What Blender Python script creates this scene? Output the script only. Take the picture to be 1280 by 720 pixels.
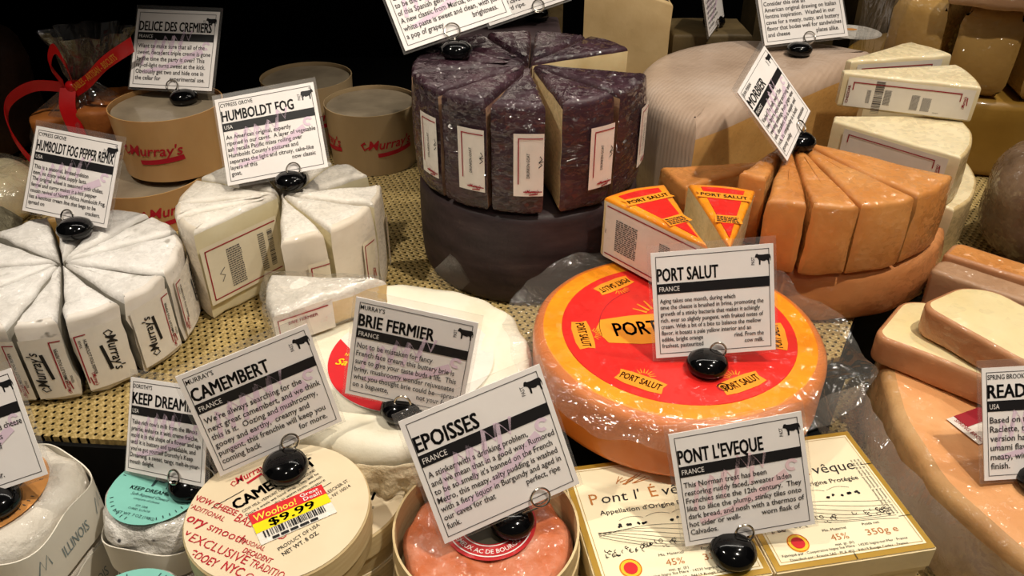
import bpy, bmesh, math, random
from mathutils import Vector, Matrix, noise as mnoise
PI = math.pi
for o in list(bpy.data.objects):
    bpy.data.objects.remove(o)
SC = bpy.context.scene
COL = SC.collection

# ------------------------------------------------------------------ camera
CAM_H, PITCH, FPX = 0.45, math.radians(33), 1000.0
cd = bpy.data.cameras.new('camera')
cam = bpy.data.objects.new('camera', cd); COL.objects.link(cam)
cam.location = (0, 0, CAM_H); cam.rotation_euler = (PI / 2 - PITCH, 0, 0)
cd.sensor_width = 36; cd.lens = 36 * FPX / 1280; cd.clip_start = 0.01
SC.camera = cam
# ------------------------------------------------------------------ light
SC.view_settings.view_transform = 'Standard'; SC.view_settings.look = 'None'
SC.view_settings.gamma = 1; SC.view_settings.use_curve_mapping = False
SC.view_settings.exposure = 0.0
W = bpy.data.worlds.new('world'); SC.world = W; W.use_nodes = True
W.node_tree.nodes['Background'].inputs[0].default_value = (1.0, 0.9, 0.78, 1)
W.node_tree.nodes['Background'].inputs[1].default_value = 0.06
def spot(name, loc, target, power, size=80, blend=.6, color=(1, .90, .76), radius=.022):
    l = bpy.data.lights.new(name, 'SPOT'); l.energy = power; l.spot_size = math.radians(size)
    l.spot_blend = blend; l.color = color; l.shadow_soft_size = radius
    o = bpy.data.objects.new(name, l); COL.objects.link(o); o.location = loc
    o.rotation_euler = (Vector(target) - Vector(loc)).to_track_quat('-Z', 'Y').to_euler()
    return o
spot('spot_light', (0.50, 0.26, 1.50), (0.22, 0.46, 0), 66, 62, radius=.022)
spot('spot_light', (-0.74, 0.42, 1.50), (-0.36, 0.50, 0), 46, 50, radius=.022)
spot('spot_light', (0.80, 0.85, 1.60), (0.42, 0.88, 0), 31, 54)
spot('spot_light', (0.10, -0.42, 1.35), (-0.02, 0.44, 0), 11, 46, radius=.03)  # front fill added to brighten the upright signs
sl_ = bpy.data.lights.new('glint_strip', 'AREA'); sl_.shape = 'RECTANGLE'; sl_.size = 1.7; sl_.size_y = .02; sl_.energy = 3.6; sl_.color = (1, .93, .82)  # strip light added so the plastic film catches glints
so_ = bpy.data.objects.new('glint_strip', sl_); COL.objects.link(so_); so_.location = (.1, .98, 1.12)
so_.rotation_euler = (Vector((.1, .62, 0)) - Vector((.1, .98, 1.12))).to_track_quat('-Z', 'Y').to_euler()

# ------------------------------------------------------------------ helpers
def lin(c):
    return c / 12.92 if c <= .04045 else ((c + .055) / 1.055) ** 2.4
def C(h):
    h = h.lstrip('#')
    return tuple(lin(int(h[i:i + 2], 16) / 255) for i in (0, 2, 4)) + (1,)
class NT:
    def __init__(s, name):
        s.m = bpy.data.materials.new(name); s.m.use_nodes = True
        s.t = s.m.node_tree; s.n = s.t.nodes; s.b = s.n['Principled BSDF']; s.out = s.n['Material Output']
        s.tc = s.n.new('ShaderNodeTexCoord')
    def new(s, typ, **kw):
        n = s.n.new('ShaderNode' + typ)
        for k, v in kw.items():
            if k in n.inputs.keys(): n.inputs[k].default_value = v
            else: setattr(n, k, v)
        return n
    def link(s, a, b): s.t.links.new(a, b)
    def noise(s, scale, detail=3, rough=.55, dist=0, stretch=None, coord='Object'):
        n = s.new('TexNoise'); n.inputs['Scale'].default_value = scale; n.inputs['Detail'].default_value = detail
        n.inputs['Roughness'].default_value = rough; n.inputs['Distortion'].default_value = dist
        if stretch:
            mp = s.new('Mapping'); mp.inputs['Scale'].default_value = stretch
            s.link(s.tc.outputs[coord], mp.inputs['Vector']); s.link(mp.outputs[0], n.inputs['Vector'])
        else: s.link(s.tc.outputs[coord], n.inputs['Vector'])
        return n.outputs['Fac']
    def ramp(s, fac, stops):
        r = s.new('ValToRGB'); e = r.color_ramp.elements
        while len(e) < len(stops): e.new(.5)
        for el, (p, c) in zip(e, stops): el.position = p; el.color = c
        s.link(fac, r.inputs[0]); return r.outputs[0]
    def mix(s, fac, a, b, mode='MIX'):
        m = s.new('MixRGB'); m.blend_type = mode
        for i, v in ((0, fac), (1, a), (2, b)):
            if hasattr(v, 'is_output'): s.link(v, m.inputs[i])
            else: m.inputs[i].default_value = v
        return m.outputs[0]
    def math(s, op, a, b=0.0):
        m = s.new('Math'); m.operation = op
        for i, v in ((0, a), (1, b)):
            if hasattr(v, 'is_output'): s.link(v, m.inputs[i])
            else: m.inputs[i].default_value = v
        return m.outputs[0]
    def bump(s, fac, strength, dist=.002, prev=None):
        b = s.new('Bump'); b.inputs['Strength'].default_value = strength; b.inputs['Distance'].default_value = dist
        s.link(fac, b.inputs['Height'])
        if prev: s.link(prev, b.inputs['Normal'])
        return b.outputs[0]
def mat(name, stops, scale=20, rough=.55, bump=.25, bscale=120, bdist=.002, coat=0, wrap=False, wscale=55, detail=4,
        stretch=None, spec=.35, sss=0, wstretch=None, wstr=.6, metal=0, speck=None):
    """procedural surface: noise between colour stops, a fine bump, and optionally a coat with the creases of a plastic film"""
    t = NT(name); b = t.b
    if isinstance(stops, str): stops = [(0.0, stops), (1.0, stops)]
    col = t.ramp(t.noise(scale, detail, stretch=stretch), [(p, C(c)) for p, c in stops])
    if speck:
        sc, thr, sc_col = speck
        f = t.ramp(t.noise(sc, 2), [(thr, (0, 0, 0, 1)), (thr + .06, (1, 1, 1, 1))])
        col = t.mix(f, col, C(sc_col))
    t.link(col, b.inputs['Base Color'])
    b.inputs['Roughness'].default_value = rough; b.inputs['Specular IOR Level'].default_value = spec
    b.inputs['Metallic'].default_value = metal
    if bump: t.link(t.bump(t.noise(bscale, 5, .6), bump, bdist), b.inputs['Normal'])
    if sss:
        b.inputs['Subsurface Weight'].default_value = sss; b.inputs['Subsurface Radius'].default_value = (.012, .006, .003)
        b.inputs['Subsurface Scale'].default_value = .5
    if coat or wrap:
        b.inputs['Coat Weight'].default_value = coat or 1; b.inputs['Coat Roughness'].default_value = .11 if wrap else .1
        if wrap:
            n1 = t.noise(wscale, 2, .55, 1.6, wstretch); n2 = t.noise(wscale * 2.3, 2, .5, 2.2)
            r1 = t.math('ABSOLUTE', t.math('SUBTRACT', n1, .5)); r2 = t.math('ABSOLUTE', t.math('SUBTRACT', n2, .5))
            h = t.math('ADD', t.math('ADD', t.math('MULTIPLY', r1, -1.6), t.math('MULTIPLY', r2, -.7)), t.math('MULTIPLY', n1, .6))
            # film pulled tight lies in small flat facets: each facet leans its own way
            wn = t.new('TexNoise'); wn.inputs['Scale'].default_value = wscale * .8; wn.inputs['Detail'].default_value = 2
            t.link(t.tc.outputs['Object'], wn.inputs['Vector'])
            def vm(op, a, b_):
                m = t.new('VectorMath'); m.operation = op
                for i, v in ((0, a), (1, b_)):
                    if hasattr(v, 'is_output'): t.link(v, m.inputs[i])
                    else: m.inputs[i].default_value = v
                return m.outputs[0]
            co = vm('ADD', t.tc.outputs['Object'], vm('MULTIPLY', wn.outputs['Color'], (.5 / wscale,) * 3))
            mp2 = t.new('Mapping'); mp2.inputs['Scale'].default_value = wstretch or (1, 1, 1.6); t.link(co, mp2.inputs['Vector'])
            vo = t.new('TexVoronoi'); vo.inputs['Scale'].default_value = wscale * 4.6; t.link(mp2.outputs[0], vo.inputs['Vector'])
            tilt = vm('MULTIPLY', vm('SUBTRACT', vo.outputs['Color'], (.5, .5, .5)), (min(1.25, wstr * 1.5),) * 3)
            nb = t.bump(h, min(1, wstr * .5), .006 * 45 / wscale)
            t.link(vm('NORMALIZE', vm('ADD', nb, tilt), (0, 0, 0)), b.inputs['Coat Normal'])
    return t.m
def flat(name, hexc, rough=.6, spec=.3, coat=0, metal=0):
    t = NT(name); b = t.b
    n = t.noise(60, 2); c = C(hexc)
    d = tuple(v * .93 for v in c[:3]) + (1,)
    t.link(t.ramp(n, [(.3, d), (.7, c)]), b.inputs['Base Color'])
    b.inputs['Roughness'].default_value = rough; b.inputs['Specular IOR Level'].default_value = spec
    b.inputs['Coat Weight'].default_value = coat; b.inputs['Coat Roughness'].default_value = .08; b.inputs['Metallic'].default_value = metal
    return t.m
def film(name, tint='#ffffff', gloss=.12, scale=45, strength=.6, haze=.08, haze_col='#e9e4da', stretch=None, rough=.08):
    """clear plastic: transparent, with a little milkiness and a creased glossy surface"""
    t = NT(name); t.n.remove(t.b)
    tr = t.new('BsdfTransparent'); tr.inputs[0].default_value = C(tint)
    gl = t.new('BsdfGlossy'); gl.inputs['Roughness'].default_value = rough
    df = t.new('BsdfDiffuse'); df.inputs[0].default_value = C(haze_col)
    nr = t.bump(t.noise(scale, 3, .55, 1.5, stretch), strength, .006)
    t.link(nr, gl.inputs['Normal'])
    m1 = t.new('MixShader'); m1.inputs[0].default_value = haze
    t.link(tr.outputs[0], m1.inputs[1]); t.link(df.outputs[0], m1.inputs[2])
    lw = t.new('LayerWeight'); lw.inputs['Blend'].default_value = .25; t.link(nr, lw.inputs['Normal'])
    f = t.math('ADD', t.math('MULTIPLY', lw.outputs['Facing'], .35), gloss)
    m2 = t.new('MixShader'); t.link(f, m2.inputs[0])
    t.link(m1.outputs[0], m2.inputs[1]); t.link(gl.outputs[0], m2.inputs[2])
    t.link(m2.outputs[0], t.out.inputs[0])
    return t.m

def obj(name, bm, m, parent=None, smooth=True):
    me = bpy.data.meshes.new(name)
    if isinstance(bm, bmesh.types.BMesh):
        bm.to_mesh(me); bm.free()
    else:
        me.from_pydata(*bm)
    for mm in (m if isinstance(m, (list, tuple)) else [m]): me.materials.append(mm)
    if smooth:
        me.shade_smooth()
        try: me.set_sharp_from_angle(angle=math.radians(42))
        except Exception: pass
    o = bpy.data.objects.new(name, me); COL.objects.link(o)
    if parent: o.parent = parent
    return o
def thing(name, label, cat, loc=(0, 0, 0), rz=0, group=None):
    o = bpy.data.objects.new(name, None); COL.objects.link(o); o.empty_display_size = .02
    o.location = loc; o.rotation_euler = (0, 0, rz)
    o['label'] = label; o['category'] = cat
    if group: o['group'] = group
    return o
def tag(o, label, cat, group=None, kind=None):
    if label: o['label'] = label
    if cat: o['category'] = cat
    if group: o['group'] = group
    if kind: o['kind'] = kind
    return o
def struct(name, bm, m):
    o = obj(name, bm, m, smooth=False); o['kind'] = 'structure'; return o
def box(bm, c, s, rz=0, M=None):
    mt = Matrix.Translation(c) @ Matrix.Rotation(rz, 4, 'Z') @ Matrix.Diagonal((*s, 1))
    if M: mt = M @ mt
    return bmesh.ops.create_cube(bm, size=1, matrix=mt)
def boxes(*args):
    bm = bmesh.new()
    for a in args: box(bm, *a)
    return bm
def nz(p, sc, seed): return mnoise.noise(Vector((p[0] * sc + seed * 3.7, p[1] * sc - seed * 1.3, p[2] * sc + seed)))
def arc(cx, cy, r, a0, a1, n):
    return [(cx + r * math.cos(math.radians(a0 + (a1 - a0) * i / n)), cy + r * math.sin(math.radians(a0 + (a1 - a0) * i / n))) for i in range(n + 1)]
def seg(a, b, n):
    return [(a[0] + (b[0] - a[0]) * i / n, a[1] + (b[1] - a[1]) * i / n) for i in range(n)]
def sector_poly(r, a0, a1, n=12, m=6, tip=.0):
    """wedge outline from apex at origin; returns points and per-edge flags (True = cut side)"""
    A = arc(0, 0, r, a0, a1, n)
    t0 = (tip * math.cos(math.radians(a0)), tip * math.sin(math.radians(a0)))
    t1 = (tip * math.cos(math.radians(a1)), tip * math.sin(math.radians(a1)))
    pts = seg(t0, A[0], m); fl = [True] * m
    pts += A[:-1]; fl += [False] * n
    pts += seg(A[-1], t1, m); fl += [True] * m
    if tip > 0: pts.append(t1); fl.append(True)
    return pts, fl
def disc_poly(r, n=64, wob=None):
    pts = []
    for i in range(n):
        a = 2 * PI * i / n; rr = r * (1 + (wob(a) if wob else 0))
        pts.append((rr * math.cos(a), rr * math.sin(a)))
    return pts
def prism(pts, z0, z1, bev=.004, nside=5, amp=.0, nsc=40, seed=0, flags=None, cap=3, idx=(0, 1, 0), bulge=0, segs=3, taper=0, topfn=None, rimtop=True, fade=0):
    """solid over a star-shaped outline with rounded rims and, when amp is set, an uneven skin.
    idx = material for outer side, flagged side, top/bottom"""
    N = len(pts); h = z1 - z0
    cx = sum(p[0] for p in pts) / N; cy = sum(p[1] for p in pts) / N
    prof = []
    for k in range(segs):                      # bottom rim
        t = PI / 2 * k / segs; prof.append((bev * (1 - math.sin(t)), z0 + bev * (1 - math.cos(t))))
    for k in range(nside + 1):
        f = k / nside; prof.append((-bulge * 4 * f * (1 - f), z0 + bev + (h - 2 * bev) * f))
    for k in range(1, segs + 1):
        t = PI / 2 * k / segs; prof.append((bev * (1 - math.cos(t)), z1 - bev + bev * math.sin(t)))
    # inward normals by mean of edge normals
    area = sum(pts[i][0] * pts[(i + 1) % N][1] - pts[(i + 1) % N][0] * pts[i][1] for i in range(N))
    sg = 1 if area > 0 else -1
    nrm = []
    for i in range(N):
        a, b, c = pts[i - 1], pts[i], pts[(i + 1) % N]
        e1 = Vector((b[0] - a[0], b[1] - a[1])); e2 = Vector((c[0] - b[0], c[1] - b[1]))
        if e1.length < 1e-9: e1 = e2
        if e2.length < 1e-9: e2 = e1
        n1 = Vector((-e1.y, e1.x)).normalized() * sg; n2 = Vector((-e2.y, e2.x)).normalized() * sg
        v = n1 + n2
        if v.length < 1e-6: v = n1.copy()
        v.normalize(); d = max(.45, v.dot(n1)); nrm.append(v / d)
    bm = bmesh.new(); rings = []
    def put(x, y, z, q=1):
        if topfn and z > z0 + h * .5: z = z + topfn(x, y) * ((z - z0) / h * 2 - 1)
        p = Vector((x, y, z))
        if amp:
            d = amp * q * (min(1, math.hypot(x, y) / fade) if fade else 1)
            p += Vector((nz(p, nsc, seed), nz(p, nsc, seed + 9), nz(p, nsc, seed + 17))) * d
            p.z = max(p.z, z0)
        return bm.verts.new(p)
    for ins, z in prof:
        f = 1 - taper * (z - z0) / h
        ii = [max(ins, 0) if flags and (flags[i] or flags[i - 1]) else ins for i in range(N)]
        rings.append([put(cx + (p[0] + n.x * q_ - cx) * f, cy + (p[1] + n.y * q_ - cy) * f, z) for p, n, q_ in zip(pts, nrm, ii)])
    for k in range(len(rings) - 1):
        for i in range(N):
            j = (i + 1) % N
            f = bm.faces.new((rings[k][i], rings[k][j], rings[k + 1][j], rings[k + 1][i]))
            rim = k >= len(rings) - 1 - segs
            f.material_index = (idx[2] if rim and rimtop else idx[1]) if flags and flags[i] else idx[0]
    fT = 1 - taper
    def capit(base, z, top):
        prev = base; ins = bev
        for c_ in range(1, cap):
            s = 1 - c_ / cap
            ring = [put(cx + (p[0] + n.x * ins - cx) * s * (fT if top else 1), cy + (p[1] + n.y * ins - cy) * s * (fT if top else 1), z) for p, n in zip(pts, nrm)]
            for i in range(N):
                j = (i + 1) % N
                bm.faces.new((prev[i], prev[j], ring[j], ring[i]) if top else (prev[j], prev[i], ring[i], ring[j])).material_index = idx[2]
            prev = ring
        c0 = put(cx, cy, z)
        for i in range(N):
            j = (i + 1) % N
            bm.faces.new((prev[i], prev[j], c0) if top else (prev[j], prev[i], c0)).material_index = idx[2]
    capit(rings[-1], z1, True); capit(rings[0], z0, False)
    bmesh.ops.recalc_face_normals(bm, faces=bm.faces)
    return bm
def lathe(prof, n=48, bm=None, close=False):
    bm = bm or bmesh.new(); rings = []
    for r, z in prof:
        rings.append([bm.verts.new((r * math.cos(2 * PI * i / n), r * math.sin(2 * PI * i / n), z)) for i in range(n)])
    K = len(rings)
    for k in range(K if close else K - 1):
        a, b = rings[k], rings[(k + 1) % K]
        for i in range(n):
            j = (i + 1) % n
            bm.faces.new((a[i], a[j], b[j], b[i]))
    if not close:
        if prof[0][0] > 1e-6: bm.faces.new(list(reversed(rings[0])))
        if prof[-1][0] > 1e-6: bm.faces.new(rings[-1])
    bmesh.ops.remove_doubles(bm, verts=bm.verts, dist=1e-7)
    bmesh.ops.recalc_face_normals(bm, faces=bm.faces)
    return bm
def xf(bm, M):
    bmesh.ops.transform(bm, matrix=M, verts=bm.verts); return bm
def tube(path, r, n=8, bm=None, closed=False):
    bm = bm or bmesh.new(); P = [Vector(p) for p in path]; rings = []
    for i, p in enumerate(P):
        a = P[i - 1] if (i or closed) else p; b = P[(i + 1) % len(P)] if (i < len(P) - 1 or closed) else p
        t = (b - a).normalized(); u = t.orthogonal().normalized() if i == 0 else (u - t * u.dot(t)).normalized()
        v = t.cross(u)
        rings.append([bm.verts.new(p + (u * math.cos(2 * PI * k / n) + v * math.sin(2 * PI * k / n)) * r) for k in range(n)])
    L = len(rings)
    for i in range(L if closed else L - 1):
        for k in range(n):
            bm.faces.new((rings[i][k], rings[i][(k + 1) % n], rings[(i + 1) % L][(k + 1) % n], rings[(i + 1) % L][k]))
    if not closed:
        bm.faces.new(list(reversed(rings[0]))); bm.faces.new(rings[-1])
    bmesh.ops.recalc_face_normals(bm, faces=bm.faces)
    return bm

# ---- flat graphics: everything below lives in a (u, v) plane and is then mapped onto a surface
_tc = {}
def text2d(body, bold=0.0, shear=0.0, align='LEFT', spacing=1.0, res=2):
    key = (body, bold, shear, align, spacing)
    if key not in _tc:
        cu = bpy.data.curves.new('t', 'FONT'); cu.body = body; cu.size = 1; cu.offset = bold; cu.shear = shear
        cu.align_x = align; cu.space_line = spacing; cu.resolution_u = res; cu.fill_mode = 'FRONT'
        ob = bpy.data.objects.new('t', cu); COL.objects.link(ob)
        dg = bpy.context.evaluated_depsgraph_get()
        me = bpy.data.meshes.new_from_object(ob.evaluated_get(dg))
        v = [(x.co.x, x.co.y) for x in me.vertices]; f = [tuple(p.vertices) for p in me.polygons]
        bpy.data.objects.remove(ob); bpy.data.curves.remove(cu); bpy.data.meshes.remove(me)
        _tc[key] = (v, f)
    return _tc[key]
class G2:
    """collects flat shapes: list of verts (u, v) and faces"""
    def __init__(s): s.v = []; s.f = []
    def add(s, v, f):
        o = len(s.v); s.v += v; s.f += [tuple(i + o for i in q) for q in f]; return s
    def text(s, body, x, y, h, w=None, sx=1.0, bold=0, shear=0, align='LEFT', rot=0, spacing=1.0, maxw=None):
        bo = bold if bold >= .015 else 0           # heavy print: the letters are thickened evenly
        v, f = text2d(body, 0 if bo else bold, shear, align, spacing)
        if not v: return s
        x0 = min(p[0] for p in v); x1 = max(p[0] for p in v)
        k = h / .73                                   # cap height of the built-in face
        kx = k * sx
        if w: kx = w / (x1 - x0)
        if maxw and (x1 - x0) * kx > maxw: kx = maxw / (x1 - x0)
        c, si = math.cos(rot), math.sin(rot); off = x0 if align == 'LEFT' else 0
        q = [((p[0] - off) * kx, p[1] * k) for p in v]
        for ox, oy in (((0, 0),) if not bo else ((-bo, -bo * .5), (bo, -bo * .5), (-bo, bo * .5), (bo, bo * .5))):
            s.add([(x + (a + ox * kx) * c - (b + oy * k) * si, y + (a + ox * kx) * si + (b + oy * k) * c) for a, b in q], f)
        return s
    def rect(s, x0, y0, x1, y1, rot=0, n=1):
        c, si = math.cos(rot), math.sin(rot)
        v = []; f = []
        for i in range(n + 1):
            t = i / n
            v += [(x0 + (x1 - x0) * t, y0), (x0 + (x1 - x0) * t, y1)]
            if i: f.append((2 * i - 2, 2 * i, 2 * i + 1, 2 * i - 1))
        return s.add([(a * c - b * si, a * si + b * c) for a, b in v], f)
    def frame(s, x0, y0, x1, y1, t, n=1):
        s.rect(x0, y0, x1, y0 + t, n=n); s.rect(x0, y1 - t, x1, y1, n=n)
        s.rect(x0, y0 + t, x0 + t, y1 - t); return s.rect(x1 - t, y0 + t, x1, y1 - t)
    def poly(s, pts): return s.add(list(pts), [tuple(range(len(pts)))])
    def disc(s, x, y, r, ry=None, n=40): return s.poly([(x + r * math.cos(2 * PI * i / n), y + (ry or r) * math.sin(2 * PI * i / n)) for i in range(n)])
    def ring(s, x, y, r0, r1, n=48, a0=0, a1=360):
        v = []; f = []
        for i in range(n + 1):
            a = math.radians(a0 + (a1 - a0) * i / n)
            v += [(x + r0 * math.cos(a), y + r0 * math.sin(a)), (x + r1 * math.cos(a), y + r1 * math.sin(a))]
            if i: f.append((2 * i - 2, 2 * i - 1, 2 * i + 1, 2 * i))
        return s.add(v, f)
    def stroke(s, pts, t0, t1=None):
        t1 = t0 if t1 is None else t1; v = []; f = []; n = len(pts)
        for i, p in enumerate(pts):
            a = pts[max(i - 1, 0)]; b = pts[min(i + 1, n - 1)]
            d = Vector((b[0] - a[0], b[1] - a[1])); d = d.normalized() if d.length else Vector((1, 0))
            w = (t0 + (t1 - t0) * i / max(n - 1, 1)) / 2
            v += [(p[0] - d.y * w, p[1] + d.x * w), (p[0] + d.y * w, p[1] - d.x * w)]
            if i: f.append((2 * i - 2, 2 * i - 1, 2 * i + 1, 2 * i))
        return s.add(v, f)
    def arctext(s, body, cx, cy, r, mid, h, sx=1, bold=0, inward=False):
        v, f = text2d(body, bold, 0, 'CENTER', 1.0); k = h / .73; q = []
        for a, b in v:
            if inward:
                an = math.radians(mid) + a * k * sx / r; rr = r - b * k - 0
                q.append((cx + rr * math.cos(an), cy + rr * math.sin(an)))
            else:
                an = math.radians(mid) - a * k * sx / r; rr = r + b * k
                q.append((cx + rr * math.cos(an), cy + rr * math.sin(an)))
        return s.add(q, f)
    def rotated(s, ang, cx=0, cy=0, sc=1):
        c, si = math.cos(ang), math.sin(ang)
        s.v = [(cx + (a * c - b * si) * sc, cy + (a * si + b * c) * sc) for a, b in s.v]; return s
    def put(s, name, fn, m, parent, label=None):
        """fn maps (u, v) to a point"""
        o = obj(name, ([fn(a, b) for a, b in s.v], [], s.f), m, parent, smooth=False)
        if label: o['label'] = label
        return o
def plane_fn(M, off=0.0):
    return lambda u, v: M @ Vector((u, v, off))
def frame3(origin, ux, uy):
    ux = Vector(ux).normalized(); uy = Vector(uy); uy = (uy - ux * uy.dot(ux)).normalized(); n = ux.cross(uy)
    M = Matrix((ux, uy, n)).transposed().to_4x4(); M.translation = Vector(origin); return M
def cyl_fn(r, a_mid, z_mid, off=0.0, cx=0, cy=0, rot=0):
    """u runs anticlockwise (rightwards for a viewer outside), v upwards"""
    c, s = math.cos(rot), math.sin(rot)
    def fn(u, v):
        U = u * c - v * s; V = u * s + v * c
        a = math.radians(a_mid) + U / r
        return Vector((cx + (r + off) * math.cos(a), cy + (r + off) * math.sin(a), z_mid + V))
    return fn
def panel2(x0, y0, x1, y1, nx=8, ny=4):
    g = G2(); v = []; f = []
    for j in range(ny + 1):
        for i in range(nx + 1): v.append((x0 + (x1 - x0) * i / nx, y0 + (y1 - y0) * j / ny))
    for j in range(ny):
        for i in range(nx):
            a = j * (nx + 1) + i; f.append((a, a + 1, a + nx + 2, a + nx + 1))
    return g.add(v, f)
def script_logo(g, x, y, h, w):
    """the shop's script: slanted word, a swelling initial curl and a banner underneath"""
    g.text("Murray's", x, y, h, w=w, bold=.014, shear=.28)
    g.stroke([(x + .02 * w, y + h * .15), (x - .10 * w, y - h * .05), (x - .13 * w, y + h * .45), (x - .04 * w, y + h * .72), (x + .0 * w, y + h * .45)], h * .10, h * .16)
    g.stroke([(x + .20 * w, y - h * .62), (x + .5 * w, y - h * .48), (x + .92 * w, y - h * .30)], h * .30, h * .34)
    return g
def text_rows(g, x0, y0, x1, y1, n, seed, t=.55):
    """block of tiny unreadable print as short dashes"""
    rnd = random.Random(seed); p = (y1 - y0) / n
    for i in range(n):
        y = y0 + p * i; x = x0
        while x < x1 - (x1 - x0) * .04:
            w = min((x1 - x0) * rnd.uniform(.06, .2), x1 - x); g.rect(x, y, x + w, y + p * t); x += w + (x1 - x0) * .035
    return g
def barcode(g, x0, y0, x1, y1, seed=1):
    rnd = random.Random(seed); x = x0
    while x < x1:
        w = (x1 - x0) * rnd.choice((.012, .012, .024, .036)); g.rect(x, y0, min(x + w, x1), y1); x += w + (x1 - x0) * rnd.choice((.012, .02, .03))
    return g
COWPTS = [(-.50, .30), (-.46, .40), (-.36, .42), (-.30, .36), (-.1, .34), (.3, .36), (.44, .33), (.50, .1), (.49, -.12), (.46, -.12), (.45, .1), (.42, .05),
          (.40, -.1), (.42, -.36), (.33, -.36), (.30, -.1), (.20, -.04), (.12, -.12), (-.05, -.10), (-.16, -.06), (-.18, -.36), (-.27, -.36), (-.28, -.06), (-.33, .08), (-.40, .14), (-.50, .16), (-.53, .2)]
def animal(g, x, y, w, flip=False, goat=False):
    pts = [((-p[0] if flip else p[0]) * w + x, p[1] * w * (1.05 if goat else .95) + y) for p in COWPTS]
    if flip: pts.reverse()
    v = pts; cx = sum(p[0] for p in pts) / len(pts)
    me = bmesh.new(); bv = [me.verts.new((p[0], p[1], 0)) for p in pts]; f = me.faces.new(bv)
    r = bmesh.ops.triangulate(me, faces=[f]); me.verts.index_update()
    g.add([(q.co.x, q.co.y) for q in me.verts], [tuple(z.index for z in ff.verts) for ff in me.faces]); me.free()
    if goat:
        s = 1 if flip else -1
        g.stroke([(x + s * .40 * w, y + .40 * w), (x + s * .30 * w, y + .56 * w), (x + s * .20 * w, y + .55 * w)], w * .06, w * .03)
    return g
# ------------------------------------------------------------------ materials
M_ink = flat('black_ink', '#1b1a1c', .5)
M_grey_ink = flat('grey_ink', '#5b5654', .6)
M_card = mat('card_paper', [(.3, '#e9e3e0'), (.7, '#f0ebe8')], scale=30, rough=.55, bump=.02, spec=.2)
M_border = flat('card_rule', '#3c3838', .6)
M_white = flat('white_print', '#e9e4e0')
M_pink = flat('pink_marker', '#e2cbdc')
M_pink2 = flat('rose_marker', '#ebccd1')
M_sleeve = film('clear_sleeve', gloss=.015, strength=.0, haze=.06, haze_col='#cfcac6', rough=.2)
M_metal = mat('wire_metal', '#b9b2a8', rough=.22, bump=0, metal=1)
M_black = mat('black_plastic', '#060607', rough=.10, bump=0, spec=.35)
M_red_ink = flat('red_ink', '#b5192a')
M_dkred = flat('dark_red_ink', '#9c1f2d')
M_label = mat('white_label', [(.3, '#ded6ca'), (.7, '#e9e3da')], scale=25, rough=.45, bump=.08, bscale=60, coat=.5, wrap=True, wstr=.3)
M_label_cream = mat('cream_label', [(.3, '#d9cdb3'), (.7, '#e2d9c3')], scale=25, rough=.45, bump=.08, bscale=60, coat=.5, wrap=True, wstr=.3)
M_goatpaper = mat('bloomy_white', [(.3, '#dad5ce'), (.55, '#ece8e3'), (.8, '#f3f0ec')], scale=28, rough=.5, bump=.45, bscale=85, bdist=.004, coat=.6, wrap=True, wscale=60, wstr=.9, speck=(46, .70, '#b3aea5'))
M_goatside = mat('wedge_side_paper', [(.3, '#d8cfc4'), (.7, '#e5ded5')], scale=30, rough=.5, bump=.2, bscale=50, coat=.4, wrap=True, wstr=.4, speck=(70, .68, '#8d867c'))
M_goatcut = mat('ash_grey_cut', [(.3, '#8f8a80'), (.7, '#b9b3a6')], scale=60, rough=.6, bump=.4)
M_fogtop = mat('fog_rind', [(.3, '#d6cec1'), (.6, '#e7e0d5'), (.85, '#efe9e0')], scale=28, rough=.5, bump=.5, bscale=80, bdist=.004, coat=.6, wrap=True, wscale=80, wstr=.6)
M_fogside = mat('fog_side', [(.3, '#d3c6b2'), (.7, '#e3d9c9')], scale=18, rough=.5, bump=.2, bscale=50, coat=.5, wrap=True, wstr=.4)
M_fogcut = mat('fog_paste', [(.3, '#d2c59f'), (.7, '#e0d6b8')], scale=18, rough=.5, bump=.15, bscale=50, coat=.6, wrap=True, wstr=.35)
M_purple = mat('wine_rind', [(.3, '#20121a'), (.55, '#371e28'), (.8, '#4d3038')], scale=16, stretch=(1, 1, 3), rough=.5, bump=.3, coat=1, wrap=True, wscale=34, wstr=1, wstretch=(1, 1, 2.2))
M_purple_low = mat('wine_rind_bare', [(.3, '#241b1d'), (.6, '#382b2d'), (.8, '#4a3c3b')], scale=22, stretch=(1, 1, 4), rough=.55, bump=.3)
M_ivory = mat('ivory_paste', [(.3, '#cdb684'), (.7, '#e0cd9f')], scale=25, rough=.45, bump=.1, coat=.5, wrap=True, wstr=.35, sss=.1)
M_seam = mat('wedge_cut_edge', [(.3, '#6f5048'), (.7, '#a08468')], scale=40, rough=.5, bump=.2, coat=.6, wrap=True)
M_orange = mat('washed_orange', [(.25, '#b76d31'), (.5, '#cb8644'), (.8, '#d79b5c')], scale=14, rough=.5, bump=.2, bscale=90, coat=.75, wrap=True, wscale=45, wstr=.55)
M_orange_cut = mat('washed_orange_cut', [(.3, '#c38b4c'), (.7, '#d7a869')], scale=18, rough=.5, bump=.15, coat=.7, wrap=True, wscale=45, wstr=.5)
M_orange_low = mat('orange_rind_low', [(.25, '#a9663a'), (.5, '#c07c48'), (.8, '#c98a55')], scale=12, rough=.5, bump=.25, bscale=90, coat=.7, wrap=True, wscale=35, wstr=.5)
M_basket = None
M_pale_cut = mat('pale_gold_cut', [(.3, '#b98a4b'), (.7, '#cca062')], scale=12, rough=.5, bump=.15, coat=.5, wrap=True, wstr=.4)
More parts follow.
